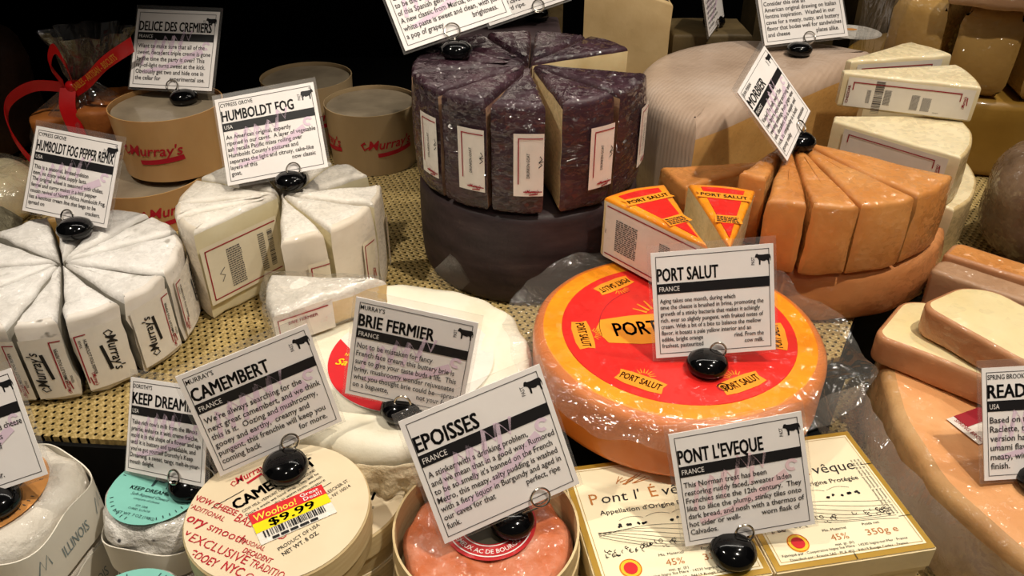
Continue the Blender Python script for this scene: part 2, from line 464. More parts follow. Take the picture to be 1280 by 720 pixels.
M_ched = mat('cream_cheddar', [(.3, '#dcc99e'), (.7, '#eadcb8')], scale=14, rough=.5, bump=.15, bscale=60, coat=.6, wrap=True, wscale=40, wstr=.4, sss=.1)
M_ched_rind = mat('cheddar_rind', [(.3, '#c4a873'), (.7, '#d8c090')], scale=14, rough=.5, bump=.2, coat=.6, wrap=True, wscale=40, wstr=.5)
M_prov = mat('golden_cheese', [(.25, '#a47c3e'), (.55, '#bd9655'), (.8, '#cba565')], scale=10, rough=.45, bump=.15, coat=.8, wrap=True, wscale=42, wstr=.65)
M_prov_low = mat('deep_yellow_wheel', [(.3, '#8f6a28'), (.7, '#a98238')], scale=10, rough=.45, bump=.15, coat=.5)
M_pinkrind = mat('dusty_rind', [(.3, '#9c7656'), (.7, '#b89272')], scale=12, rough=.55, bump=.25, coat=.6, wrap=True, wstr=.5)
M_brownwrap = mat('wrapped_brown', [(.3, '#54402f'), (.5, '#7a624d'), (.62, '#8f7a64'), (.72, '#8a4f38')], scale=14, rough=.5, bump=.35, coat=.9, wrap=True, wscale=36, wstr=.7)
M_slabcut = mat('raclette_paste', [(.3, '#e0cb94'), (.7, '#ecdcae')], scale=16, rough=.5, bump=.08, bscale=60, coat=.5, wrap=True, wscale=25, wstr=.25, sss=.1)
M_slabrind = mat('raclette_rind', [(.25, '#a46b45'), (.55, '#bd865c'), (.8, '#c99a72')], scale=20, rough=.5, bump=.25, bscale=140, coat=.6, wrap=True, wscale=40, wstr=.35)
M_blocktop = mat('raclette_wheel_top', [(.2, '#d49058'), (.5, '#dfa36b'), (.8, '#e5b585')], scale=16, rough=.5, bump=.3, bscale=130, coat=.45, wrap=True, wscale=30, wstr=.35)
M_blockside = mat('raclette_wheel_side', [(.2, '#a9794a'), (.5, '#c19662'), (.8, '#d1ae80')], scale=14, rough=.5, bump=.3, coat=.7, wrap=True, wscale=26, wstr=.7)
M_salut = mat('salut_orange', [(.3, '#ea8410'), (.7, '#f49c1c')], scale=18, rough=.4, bump=.1, bscale=60, coat=.7, wrap=True, wscale=34, wstr=.45)
M_salut_side = mat('salut_side', [(.3, '#cf6a1c'), (.7, '#dd8030')], scale=10, rough=.5, bump=.15, bscale=60, coat=.5)
M_salut_red = mat('salut_red', [(.3, '#d21f1c'), (.7, '#de2a22')], scale=10, rough=.4, bump=.05, coat=.6, wrap=True, wscale=30, wstr=.25)
M_banner = flat('banner_orange', '#ee9426', .5)
M_brie = mat('brie_rind', [(.25, '#d8cdb2'), (.5, '#e6dfca'), (.8, '#ece7d8')], scale=22, rough=.6, bump=.35, bscale=45, bdist=.004, detail=6)
M_paper_foil = mat('cream_wrap_paper', [(.3, '#c5b391'), (.7, '#d8c9ab')], scale=18, rough=.35, bump=.9, bscale=50, bdist=.006, coat=.3)
M_wood = mat('thin_poplar', [(.3, '#c9b082'), (.7, '#d8c497')], scale=30, stretch=(1, 1, 12), rough=.55, bump=.15, bscale=120)
M_lid = mat('lid_paper', [(.3, '#dcc9a8'), (.7, '#e3d3b4')], scale=20, rough=.5, bump=.05)
M_cupwood = mat('paper_cup', [(.3, '#b98c58'), (.7, '#c99e6a')], scale=16, stretch=(1, 1, .4), rough=.45, bump=.08, coat=.3, sss=.15)
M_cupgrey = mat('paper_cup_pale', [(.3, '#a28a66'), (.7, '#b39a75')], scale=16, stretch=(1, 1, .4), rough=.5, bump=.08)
M_cuptop = mat('cup_lid_film', [(.3, '#7f7260'), (.7, '#9a8c76')], scale=30, rough=.35, bump=.2, coat=.5)
M_epoisses = mat('washed_pink_rind', [(.25, '#9f4a24'), (.42, '#c46a40'), (.58, '#cf8465'), (.75, '#dcaa96')], scale=30, rough=.45, bump=.5, bscale=70, bdist=.004, coat=.9, wrap=True, wscale=60, wstr=.5, detail=6)
M_box = mat('cream_box_print', [(.3, '#ece0bd'), (.7, '#f1e7c8')], scale=8, rough=.5, bump=.03)
M_boxside = mat('box_board', [(.3, '#d8c49a'), (.7, '#e3d2ac')], scale=20, rough=.55, bump=.15)
M_gold = flat('gold_print', '#b08a2e', .4, .5, metal=.3)
M_ochre = flat('ochre_ink', '#b8763a')
M_teal = flat('teal_label', '#7fc3b6', .55)
M_tealink = flat('teal_ink', '#2c4a4c', .6)
M_peach = flat('peach_label', '#dd9a55', .55)
M_foil = mat('wrinkled_foil', [(.3, '#b5b0a8'), (.52, '#dcd8d1'), (.8, '#ece9e4')], scale=55, rough=.25, bump=1.0, bscale=70, bdist=.006, coat=.6, speck=(90, .66, '#3c3a3a'))
M_bloom = mat('creamy_bloom', [(.3, '#cfc6b8'), (.7, '#e6e0d5')], scale=25, rough=.5, bump=.6, bscale=60, bdist=.005, coat=.6, wrap=True, wscale=45, wstr=.9)
M_collar = mat('paper_collar', [(.3, '#dad3c4'), (.7, '#e4dfd2')], scale=14, rough=.55, bump=.05)
M_collarink = flat('faded_blue_ink', '#7f8f93')
M_yellow = flat('yellow_sticker', '#f2d800')
M_sred = flat('sticker_red', '#d3232a')
M_cream_ink = flat('cream_ink', '#f2dcb0')
M_ribbon = mat('red_ribbon', [(.3, '#a80f12'), (.7, '#c8181a')], scale=20, rough=.3, bump=.1, coat=.4)
M_gold_ink = flat('gold_ink', '#d49a3c', .35, metal=.4)
M_cracker = mat('baked_brown', [(.3, '#8a4a1c'), (.7, '#b06a2c')], scale=20, rough=.6, bump=.4)
M_ash = mat('ash_wrinkled_rind', [(.3, '#4c4839'), (.55, '#77715c'), (.8, '#a29c86')], scale=60, rough=.6, bump=1.0, bscale=60, bdist=.006, detail=6)
M_film = film('cellophane', gloss=.10, scale=35, strength=1, haze=.04, stretch=(1, 1, .3))
M_skirt = film('shrink_film', gloss=.06, scale=26, strength=1, haze=.05, haze_col='#eee6da')
M_bag = film('grey_bag_film', gloss=.08, scale=26, strength=1, haze=.38, haze_col='#9d948a')
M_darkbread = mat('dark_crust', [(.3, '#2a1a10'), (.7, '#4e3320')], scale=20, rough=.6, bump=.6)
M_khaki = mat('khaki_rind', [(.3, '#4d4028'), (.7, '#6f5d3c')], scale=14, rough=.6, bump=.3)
M_straw_tan = mat('aged_paste', [(.3, '#bda070'), (.7, '#d0b687')], scale=18, rough=.5, bump=.15, speck=(45, .74, '#8d6c3a'))
M_blackboard = mat('black_shelf', '#050505', rough=.6, bump=.05, spec=.15)
M_wall = mat('black_case_back', '#060607', rough=.8, bump=.1, spec=.05)

def basket_mat():
    t = NT('basket_marked_rind'); b = t.b
    col = t.ramp(t.noise(9, 5), [(.25, C('#a38a76')), (.5, C('#baa28e')), (.72, C('#cab6a6')), (.9, C('#b09680'))])
    w = t.new('TexWave'); w.inputs['Scale'].default_value = 62; w.inputs['Distortion'].default_value = 1.5; w.inputs['Detail'].default_value = 1
    mp = t.new('Mapping'); mp.inputs['Rotation'].default_value = (0, 0, .6); t.link(t.tc.outputs['Object'], mp.inputs[0]); t.link(mp.outputs[0], w.inputs['Vector'])
    t.link(col, b.inputs['Base Color']); b.inputs['Roughness'].default_value = .5
    t.link(t.bump(t.math('MULTIPLY', w.outputs['Fac'], t.noise(7, 2)), .3, .0014), b.inputs['Normal'])
    b.inputs['Coat Weight'].default_value = .5; b.inputs['Coat Roughness'].default_value = .15
    t.link(t.bump(t.noise(35, 3, .55, 1.5), .4, .006), b.inputs['Coat Normal'])
    return t.m
M_basket = basket_mat()
def cane_mat():
    """woven cane: straw strands with open oblong holes in staggered rows"""
    t = NT('woven_cane'); b = t.b
    sp = t.new('SeparateXYZ'); mp = t.new('Mapping'); mp.inputs['Rotation'].default_value = (0, 0, math.radians(8))
    t.link(t.tc.outputs['Object'], mp.inputs[0]); t.link(mp.outputs[0], sp.inputs[0])
    px, py = .0076, .0066
    v = t.math('DIVIDE', sp.outputs[1], py); row = t.math('FLOOR', v)
    u = t.math('ADD', t.math('DIVIDE', sp.outputs[0], px), t.math('MULTIPLY', row, .5))
    fu = t.math('ABSOLUTE', t.math('SUBTRACT', t.math('FRACT', u), .5)); fv = t.math('ABSOLUTE', t.math('SUBTRACT', t.math('FRACT', v), .5))
    hole = t.math('MULTIPLY', t.math('LESS_THAN', fu, .15), t.math('LESS_THAN', fv, .21))
    n = t.noise(300, 2, stretch=(1, .25, 1)); n2 = t.noise(14, 3)
    col = t.ramp(n, [(.25, C('#8d7440')), (.55, C('#bfa468')), (.85, C('#d6be86'))])
    col = t.mix(t.math('MULTIPLY', n2, .6), col, C('#a08a52'))
    t.link(col, b.inputs['Base Color']); b.inputs['Roughness'].default_value = .5
    s1 = t.math('SINE', t.math('MULTIPLY', u, 2 * PI)); s2 = t.math('SINE', t.math('MULTIPLY', v, 2 * PI))
    t.link(t.bump(t.math('ADD', t.math('MULTIPLY', s1, s2), t.math('MULTIPLY', n, .6)), .8, .0015), b.inputs['Normal'])
    tr = t.new('BsdfTransparent'); m = t.new('MixShader'); t.link(hole, m.inputs[0]); t.link(b.outputs[0], m.inputs[1]); t.link(tr.outputs[0], m.inputs[2])
    t.link(m.outputs[0], t.out.inputs[0]); return t.m
M_cane = cane_mat()

# ------------------------------------------------------------------ the case: two shelf levels, riser, back
ZL = -.08
EDGE = [(-1.0, .53), (-.353, .469), (-.20, .458), (.0, .472), (.13, .50), (.30, .575), (.345, .655), (.5, .715), (1.0, .75)]
def slab_from(poly, z0, z1):
    bm = bmesh.new(); lo = [bm.verts.new((x, y, z0)) for x, y in poly]; hi = [bm.verts.new((x, y, z1)) for x, y in poly]; n = len(poly)
    bm.faces.new(hi); bm.faces.new(list(reversed(lo)))
    for i in range(n): bm.faces.new((lo[i], lo[(i + 1) % n], hi[(i + 1) % n], hi[i]))
    bmesh.ops.recalc_face_normals(bm, faces=bm.faces); return bm
struct('floor', slab_from([(-1.0, -.05), (1.0, -.05), (1.0, 1.5), (-1.0, 1.5)], ZL - .03, ZL - .006), M_blackboard)
struct('trim_1', slab_from(EDGE + [(1.0, 1.5), (-1.0, 1.5)], ZL - .006, -.006), M_blackboard)
struct('wall_back', boxes(((0, 1.52, .35), (2.0, .04, 1.0))), M_wall)
struct('wall_left', boxes(((-1.02, .75, .35), (.04, 1.55, 1.0))), M_wall)
struct('wall_right', boxes(((1.02, .75, .35), (.04, 1.55, 1.0))), M_wall)
struct('shade_shelf', boxes(((-.62, 1.155, .54), (.80, .69, .02))), M_wall)  # unseen shelf added overhead to keep the back left in shade
up_edge = [(x, y + .004) for x, y in EDGE]
tag(obj('woven_mat', slab_from(up_edge + [(.98, 1.20), (.2, 1.10), (-.98, 1.02)], -.006, -.0006), M_cane, smooth=False), 'straw-coloured woven cane mat lining the upper shelf under the cheese wheels', 'mat')
low = [(-.98, -.03), (.98, -.03), (.98, .70)] + [(x, y - .012) for x, y in reversed(EDGE[:-1])]; low[-1] = (-.98, .50)
tag(obj('woven_mat', slab_from(low, ZL - .006, ZL - .0006), M_cane, smooth=False), 'straw-coloured woven cane mat on the lower front level under the boxed cheeses', 'mat')

# ------------------------------------------------------------------ generic builders
def wedge(label, center, z0, z1, r, a0, a1, mats, gap=.003, group=None, bev=.004, amp=.0015, tip=0, seed=0, bulge=0, name='cheese_wedge', n=12, nsc=45, body='cheese', trim=1.0):
    am = math.radians((a0 + a1) / 2)
    t = thing(name, label, 'cheese', (center[0] + gap * math.cos(am), center[1] + gap * math.sin(am), z0), 0, group)
    P, F = sector_poly(r - gap, a0 + trim, a1 - trim, n=n, tip=tip)
    obj(body, prism(P, 0, z1 - z0, bev=bev, amp=amp, nsc=nsc, seed=seed, flags=F, idx=(0, 1, 2), bulge=bulge, fade=.07), mats, t)
    return t
def cut_face(a, side, off=.0012):
    """frame on the flat cut face at angle a; side=+1 for the a1 face, -1 for the a0 face.  u=0 at the left end seen from outside"""
    d = Vector((math.cos(math.radians(a)), math.sin(math.radians(a)), 0))
    nrm = Vector((-d.y, d.x, 0)) * side
    ux = Vector((0, 0, 1)).cross(nrm)
    return d, nrm, ux

def sign(label, pose, base_px, zb, ring_u, farm, title, country, lines, marker=M_pink, goat=False, tw=None, titlew=None, seed=0, swash=True, tlen=None, basevec=None, base_rot=0, drop=False):
    x, y, z, yaw, lean, roll, w = pose; h = w * .09 / .099
    if basevec is None:
        dx, dy = base_px[0] - 640, base_px[1] - 360
        c, s = math.cos(PITCH), math.sin(PITCH)
        d = Vector((dx, FPX * c - dy * s, -FPX * s - dy * c)); tt = (zb + .005 - CAM_H) / d.z
        b = Vector((0, 0, CAM_H)) + d * tt; b.z = zb
    else: b = Vector(basevec)
    t = thing('cheese_sign', label, 'sign', b)
    Mc = Matrix.Translation(Vector((x, y, z)) - b) @ Matrix.Rotation(yaw, 4, 'Z') @ Matrix.Rotation(lean, 4, 'X') @ Matrix.Rotation(roll, 4, 'Y')
    def on(off): return lambda u, v: Mc @ Vector((u, -off, v))
    card = obj('card', boxes(((0, 0, 0), (w, .0008, h), 0, Mc)), M_card, t, smooth=False)
    obj('sleeve', boxes(((0, .0015, .0015), (w + .005, .0012, h + .008), 0, Mc)), M_sleeve, t, smooth=False)
    e = .0006; k = w / .099
    g = G2(); m = .0035 * k; g.frame(-w / 2 + m, -h / 2 + m, w / 2 - m, h / 2 - m, .0005 * k); g.put('border', on(e), M_border, card)
    bt = h / 2 - .0265 * k; bb = bt - .0085 * k
    g = G2(); g.rect(-w / 2 + m, bb, w / 2 - m, bt); g.put('title_bar', on(e + .0001), M_ink, card)
    g = G2(); g.text(country, -w / 2 + m + .002 * k, bb + .002 * k, .0042 * k, sx=.8); g.put('country_text', on(e + .0003), M_white, card)
    g = G2(); g.text(farm, -w / 2 + m + .001 * k, h / 2 - .0095 * k, .0040 * k, sx=.8, bold=.01); g.put('farm_text', on(e), M_ink, card)
    g = G2(); tl = titlew * w if titlew else None
    g.text(title, -w / 2 + m + .001 * k, bt + .0022 * k, .0112 * k, w=tl, sx=.56, bold=.030, maxw=w * .9); g.put('title_text', on(e), M_ink, card)
    g = G2(); animal(g, w * .415, h / 2 - .0125 * k, .0125 * k, flip=goat, goat=goat)
    g.text('PAST', w * .345, h / 2 - .0165 * k, .0028 * k, sx=.8, rot=PI / 2); g.put('animal_icon', on(e), M_ink, card)
    # body print: condensed lines fitted between the bar and the lower rule
    n = len(lines); top = bb - .0035 * k; bot = -h / 2 + m + .004 * k; pitch = (top - bot) / max(n, 1); fh = pitch * .70
    widest = 0
    for ln in lines:
        v, f = text2d(ln.replace('|', '      '), 0.010); widest = max(widest, max(p[0] for p in v)) if v else widest
    sx = min(1.0, (w - 2 * m - .004 * k) * (tlen or 1) / (widest * fh / .73))
    g = G2()
    for i, ln in enumerate(lines):
        yy = top - pitch * (i + .78)
        if '|' in ln:
            a, c_ = ln.split('|')
            if a: g.text(a, -w / 2 + m + .002 * k, yy, fh, sx=sx, bold=.010)
            v, f = text2d(c_, .010); ww = (max(p[0] for p in v) - min(p[0] for p in v)) * fh / .73 * sx
            g.text(c_, w / 2 - m - .006 * k - ww, yy, fh, sx=sx, bold=.010)
        else: g.text(ln, -w / 2 + m + .002 * k, yy, fh, sx=sx, bold=.010)
    g.put('body_text', on(e + .0002), M_grey_ink if drop else M_border, card)
    if swash:
        g = G2(); rnd = random.Random(seed)
        g.stroke([(-w * .36, -h * .30), (-w * .12, -h * .24), (w * .10, -h * .14), (w * .34, h * .0)], .004 * k, .0075 * k)
        for q in range(5):
            cx = -w * .34 + q * w * .11; cy = -h * .08 + q * h * .045 + rnd.uniform(-1, 1) * .003
            g.stroke([(cx - .004 * k, cy - .010 * k), (cx + .000 * k, cy + .012 * k), (cx + .006 * k, cy + .002 * k), (cx + .009 * k, cy + .013 * k)], .0035 * k, .0022 * k)
        g.ring(w * .38, h * .06, .0022 * k, .0048 * k, 18, 20, 300)
        g.put('marker_stroke', on(e + .0001), marker, card)
    # wire ring through the lower edge, stem and round black foot
    rc = Vector((ring_u, -.0022, -h / 2 + .0035)); R = .0066 * k
    ringpts = [Mc @ (rc + Vector((R * math.cos(a), -.0004, R * math.sin(a)))) for a in [2 * PI * i / 28 for i in range(28)]]
    bm = tube(ringpts, .0008, 6, closed=True)
    ringpts = [Mc @ (rc + Vector((R * math.cos(a), .0045, R * math.sin(a)))) for a in [2 * PI * i / 28 for i in range(28)]]
    tube(ringpts, .0008, 6, bm, closed=True)
    low_ = Mc @ (rc + Vector((0, 0, -R)))
    tube([low_, low_ * .5 + Vector((0, 0, .009)) * .5, Vector((0, 0, .008))], .0009, 6, bm)
    obj('wire_clip', bm, M_metal, t)
    ft = lathe([(0, 0), (.012, .0), (.0152, .003), (.0162, .0065), (.0148, .0105), (.0102, .0138), (.005, .0150), (0, .0152)], 32)
    obj('foot', ft, M_black, t)
    return t
# ------------------------------------------------------------------ PORT SALUT wheel (centre)
def px_at(px, py, z):
    dx, dy = px - 640, py - 360; c, s = math.cos(PITCH), math.sin(PITCH)
    d = Vector((dx, FPX * c - dy * s, -FPX * s - dy * c)); return Vector((0, 0, CAM_H)) + d * ((z - CAM_H) / d.z)
PS = Vector((.139, .5455, 0))
t = thing('round_cheese', 'whole wheel with orange rim and bright red printed top in loose clear film', 'cheese', PS)
t.scale = (.9705,) * 3
obj('rind', prism(disc_poly(.125, 96), 0, .0567, bev=.009, nside=4, amp=.0008, nsc=25, idx=(1, 1, 0), segs=4), [M_salut, M_salut_side], t)
ps_label = obj('printed_label', prism(disc_poly(.1, 80), .0562, .0573, bev=.0004, nside=1, segs=1), M_salut_red, t)
def banner(cx, cy, rot, w, h, big=False):
    fn = plane_fn(Matrix.Translation((0, 0, .0576)))
    e_ = .57 if big else .46
    g = G2(); g.poly([(-w / 2, -h * .42), (-w * .25, -h * .55), (w * .25, -h * .55), (w / 2, -h * .42), (w * .46, h * .05), (w / 2, h * .42), (w * .25, h * .5), (-w * .25, h * .5), (-w / 2, h * .42), (-w * e_, h * .05)])
    for k in range(7):
        a = math.radians(30 + 20 * k); g.stroke([(math.cos(a) * h * .30, h * .45 + math.sin(a) * h * .25), (math.cos(a) * h * .62, h * .45 + math.sin(a) * h * .62)], h * .07, h * .03)
    g.rotated(rot, cx, cy).put('banner', fn, M_banner, ps_label)
    fn2 = plane_fn(Matrix.Translation((0, 0, .0578)))
    g = G2(); g.text('PORT SALUT', -w * .42, -h * .22, h * .50, w=w * .84, bold=.02)
    g.rotated(rot, cx, cy).put('banner_text', fn2, M_ink, ps_label)
for th in (187, 240, 297, 352, 50, 125):
    a = math.radians(th); banner(.083 * math.cos(a), .083 * math.sin(a), a - PI / 2 + PI, .040, .0155)
banner(-.010, .002, math.radians(7), .108, .040, True)
g = G2(); g.ring(.022, -.079, .0035, .0048, 30); g.ring(.022, -.079, .0012, .0022, 16, 40, 320); g.ring(.0, .0, .067, .0675, 60, 120, 190)
g.put('small_marks', plane_fn(Matrix.Translation((0, 0, .0576))), M_dkred, ps_label)
# loose shrink film: clings to the rim, stands out as an uneven frill
bm = bmesh.new(); NA, NR = 120, 9; R_ = []
for k in range(NR):
    row = []
    f = k / (NR - 1)
    for i in range(NA):
        a = 360 * i / NA; ar = math.radians(a)
        ext = .012 + .010 * max(0, math.cos(math.radians(a - 175))) ** 2 + .020 * max(0, math.cos(math.radians(a - 338))) ** 10
        ext += .002 * math.sin(a * .19) + .0015 * math.sin(a * .43)
        r = .116 + .0115 * min(1, f * 3) + ext * max(0, f - .3) / .7
        front = max(0, -math.sin(ar)); back = max(0, math.sin(ar))
        z = .0589 - .002 * min(1, f * 3) + max(0, f - .3) / .7 * (-.014 * front + .004 * back + .004 * math.sin(a * .21) * f)
        if f > .25: z = max(z, .024)
        z += .0008 * math.sin(a * .35 + k)
        row.append(bm.verts.new((r * math.cos(ar), r * math.sin(ar), z)))
    R_.append(row)
for k in range(NR - 1):
    for i in range(NA): bm.faces.new((R_[k][i], R_[k][(i + 1) % NA], R_[k + 1][(i + 1) % NA], R_[k + 1][i]))
obj('shrink_film', bm, M_skirt, t)

def salut_wedge(label, apex, a0, a1, z0, h, rx, lab_side, seed):
    t = thing('cheese_wedge', label, 'cheese', (apex[0], apex[1], z0), 0, 'orange and red wedges on the printed wheel')
    T = Matrix.Rotation(rx[1], 4, rx[0])
    P, F = sector_poly(.1185, a0, a1, n=10)
    obj('cheese', xf(prism(P, 0, h, bev=.004, amp=.0006, seed=seed, flags=F, idx=(0, 1, 2)), T), [M_salut_side, M_ivory, M_salut], t)
    P, F = sector_poly(.096, a0 + 3, a1 - 3, n=10)
    am = math.radians((a0 + a1) / 2); s = .014
    P = [(p[0] + s * math.cos(am), p[1] + s * math.sin(am)) for p in P]
    lb = obj('printed_label', xf(prism(P, h - .0005, h + .0006, bev=.0003, nside=1, segs=1), T), M_salut_red, t)
    g = G2(); w = .05
    g.poly([(-w / 2, -.006), (w / 2, -.006), (w * .45, .0), (w / 2, .006), (-w / 2, .006), (-w * .45, 0)])
    g.rotated(am - PI / 2, .092 * math.cos(am), .092 * math.sin(am)).put('banner', lambda u, v: T @ Vector((u, v, h + .0009)), M_banner, lb)
    g = G2(); g.text('PORT SALUT', -w * .42, -.003, .006, w=w * .84, bold=.02)
    g.rotated(am - PI / 2, .092 * math.cos(am), .092 * math.sin(am)).put('banner_text', lambda u, v: T @ Vector((u, v, h + .0012)), M_ink, lb)
    g = G2(); g.poly([(-.011, -.004), (.013, -.002), (.011, .012), (-.010, .010)]); 
    g.rotated(am - PI / 2, .043 * math.cos(am), .043 * math.sin(am)).put('banner', lambda u, v: T @ Vector((u, v, h + .0009)), M_banner, lb)
    g = G2(); text_rows(g, -.009, -.002, .010, .009, 4, seed)
    g.rotated(am - PI / 2, .043 * math.cos(am), .043 * math.sin(am)).put('small_print', lambda u, v: T @ Vector((u, v, h + .0012)), M_ink, lb)
    if lab_side:
        d = Vector((math.cos(math.radians(a1)), math.sin(math.radians(a1)), 0)); nr = Vector((-d.y, d.x, 0))
        M = frame3(d * .1145 + nr * .0012 + Vector((0, 0, .003)), -d, (0, 0, 1))
        lw, lh = .108, h - .007
        g = panel2(0, 0, lw, lh); L = g.put('white_label', lambda u, v: T @ (M @ Vector((u, v, 0))), M_label, t)
        pf = lambda u, v: T @ (M @ Vector((u, v, .0004)))
        g = G2(); g.rect(.002, lh - .004, lw - .003, lh - .0028); g.rect(.002, .004, lw - .003, .0052); g.put('red_rule', pf, M_dkred, L)
        g = G2(); text_rows(g, .014, .012, .040, lh - .012, 16, 3); text_rows(g, .066, .010, .078, lh - .014, 18, 4); text_rows(g, .082, .010, .090, lh - .03, 12, 5)
        g.text('02', .083, lh - .024, .006, rot=.5); g.text('~', .004, lh * .45, .006, rot=PI / 2); g.put('small_print', pf, M_grey_ink, L)
    return t
salut_wedge('wrapped orange-rimmed wedge with a white label on its cut side, on the red printed wheel', (.161, .570), 98, 130, .0575, .064, ('Y', 0), True, 1)
salut_wedge('tilted orange and red wedge with bare pale cut face, right of the white-labelled one', (.1765, .5685), 66, 96, .0575, .064, (Vector((math.cos(math.radians(82)), math.sin(math.radians(82)), 0)), math.radians(2.5)), False, 2)

# ------------------------------------------------------------------ purple wine-rind stack
PC = Vector((.017, .772, 0))
t = thing('round_cheese', 'uncut dark wine-coloured wheel under the wrapped purple wedges', 'cheese', PC)
obj('rind', prism(disc_poly(.113, 72), 0, .101, bev=.009, amp=.0012, nsc=30, bulge=.002, seed=4), M_purple_low, t)
GOAT = [(170, 193, 'purple wedge at the left edge of the cut wheel, label turned away to the left', 1), (193, 225, 'purple wedge with slanting white label on its left-hand rim, second from left', 2),
        (225, 251, 'purple wedge with white label, left of the middle front of the cut wheel', 3), (251, 277, 'purple wedge at the middle front, white label just left of the wide pale gap', 4),
        (281.5, 312, 'purple wedge right of the wide pale gap, white label near the orange wedges', 5), (312, 346, 'purple wedge at the right end of the cut wheel, label seen edge on', 6),
        (26, 56, 'back purple wedge showing a long cream cut face towards the front', 7), (56, 87, 'purple wedge at the very back of the cut wheel, beside the cream-faced one', 8),
        (87, 114, 'narrow purple wedge at the back under the tilted sign, right of its black foot', 9), (114, 142, 'purple wedge carrying the black foot of the tilted sign', 10), (142, 170, 'purple wedge at back left beneath the lower corner of the tilted sign', 11)]
for a0, a1, lb, s in GOAT:
    gp = .004 if s != 5 else .010
    t = wedge(lb, PC, .1025, .211, .115, a0, a1, [M_purple, M_ivory if s in (5, 7) else M_seam, M_purple], gap=gp, group='wine-rind wedges of the cut purple wheel', trim=.7, bev=.007 if s != 7 else .005, amp=.0012, seed=s, bulge=.002)
    if a0 in (193, 225, 251, 281.5, 312):
        r = .115 - gp + .0035; w, h = .027, .060
        ao = a1 - math.degrees(w / 2 / r) - 1.2; fn = cyl_fn(r, ao, .052, 0); zc = .052
        L = panel2(-w / 2, -h / 2, w / 2, h / 2).put('white_label', cyl_fn(r, ao, zc), M_label, t)
        g = G2(); g.rect(-w / 2 + .004, -h / 2 + .012, -w / 2 + .005, h / 2 - .004); g.rect(-w / 2 + .004, h / 2 - .005, w / 2 - .001, h / 2 - .004, n=3); g.rect(-w / 2 + .009, -h / 2 + .004, w / 2 - .001, -h / 2 + .005, n=3)
        script_logo(g, -.0015, -h / 2 + .0035, .0034, .011); g.put('red_print', cyl_fn(r, ao, zc, .0005), M_dkred, L)
        g = G2(); g.text('DRUNKEN GOAT', -.018, .0005, .0028, w=.024, bold=.01, rot=0)
        g.rotated(PI / 2, .0015, .006)
        g.stroke([(.009, -.002), (.012, .001), (.009, .003), (.012, .006), (.010, .009)], .0008); g.stroke([(.009, .003), (.013, .004)], .0006)
        g.put('black_print', cyl_fn(r, ao, zc, .0005), M_ink, L)

# ------------------------------------------------------------------ pepper wheel at left: white wrapped wedges
HP = Vector((-.405, .615, 0))
PEP = [(34, 63, 'white wrapped wedge right of the black foot on the left wheel, beside the cup'), (63, 91, 'white wrapped wedge behind the black foot, in the sign shadow, on the left wheel'),
       (91, 120, 'white wrapped wedge carrying the black foot of the sign on the left wheel'), (120, 151, 'white wrapped wedge left of the black foot, below the sign on the left wheel'),
       (151, 187, 'white wrapped wedge beside the grey wrinkled cheese at the left wheel'), (187, 231, 'broad white wrapped wedge cut off by the left picture edge'),
       (231, 274, 'white wrapped wedge with red-framed label at the lower left, beside the peach-labelled cheese'), (274, 295, 'narrow white wedge with upward black script at the front of the left wheel'),
       (295, 320.6, 'white wedge with black script reading downwards, next to the front of the left wheel'), (320.6, 348, 'white wedge with small black script, third from the front going right'),
       (348, 394, 'white wedge with a ragged grey rim at the right of the left wheel')]
for i, (a0, a1, lb) in enumerate(PEP):
    t = wedge(lb, HP, 0, .080, .102, a0, a1, [M_goatside, M_goatcut, M_goatpaper], gap=.0045, group='white wedges of the left wheel', bev=.005, amp=.0028, seed=20 + i, nsc=60)
    if i >= 5 or i == 0:
        am = (a0 + a1) / 2; r = .1005; span = math.radians(a1 - a0) * r * (.86 if i != 5 else .7); h = .060; zc = .0375
        if i in (5, 6): am += 4
        L = panel2(-span / 2, -h / 2, span / 2, h / 2, 10, 3).put('white_label', cyl_fn(r, am, zc), M_label, t)
        up = i in (7, 9, 6); rot = PI / 2 if up else -PI / 2
        fo = cyl_fn(r, am, zc, .0005)
        g = G2(); script_logo(g, -.018, 0, .0085, .036); g.rotated(rot, -.005 if i in (7, 9) else .004, 0); g.put('black_script', fo, M_ink, L)
        g = G2(); sx = span / 2
        u0 = sx - .010 if up else -sx + .001
        g.rect(u0, -h / 2 + .008, u0 + .001, h / 2 - .004); g.rect(u0, h / 2 - .005, u0 + .009, h / 2 - .004); 
        g2 = G2(); script_logo(g2, -.006, 0, .003, .012); g2.rotated(rot, u0 + .004, -h / 2 + .010); g.add(g2.v, g2.f); g.put('red_print', fo, M_dkred, L)
        g = G2(); g.text('HUMBOLDT FOG PEPPER', -.019, 0, .0026, w=.036, bold=.012); g.text('REMIX', -.019, -.004, .0022, sx=.9); g.rotated(rot, u0 + (.0045 if up else .006), .002); g.put('small_print', fo, M_ink, L)

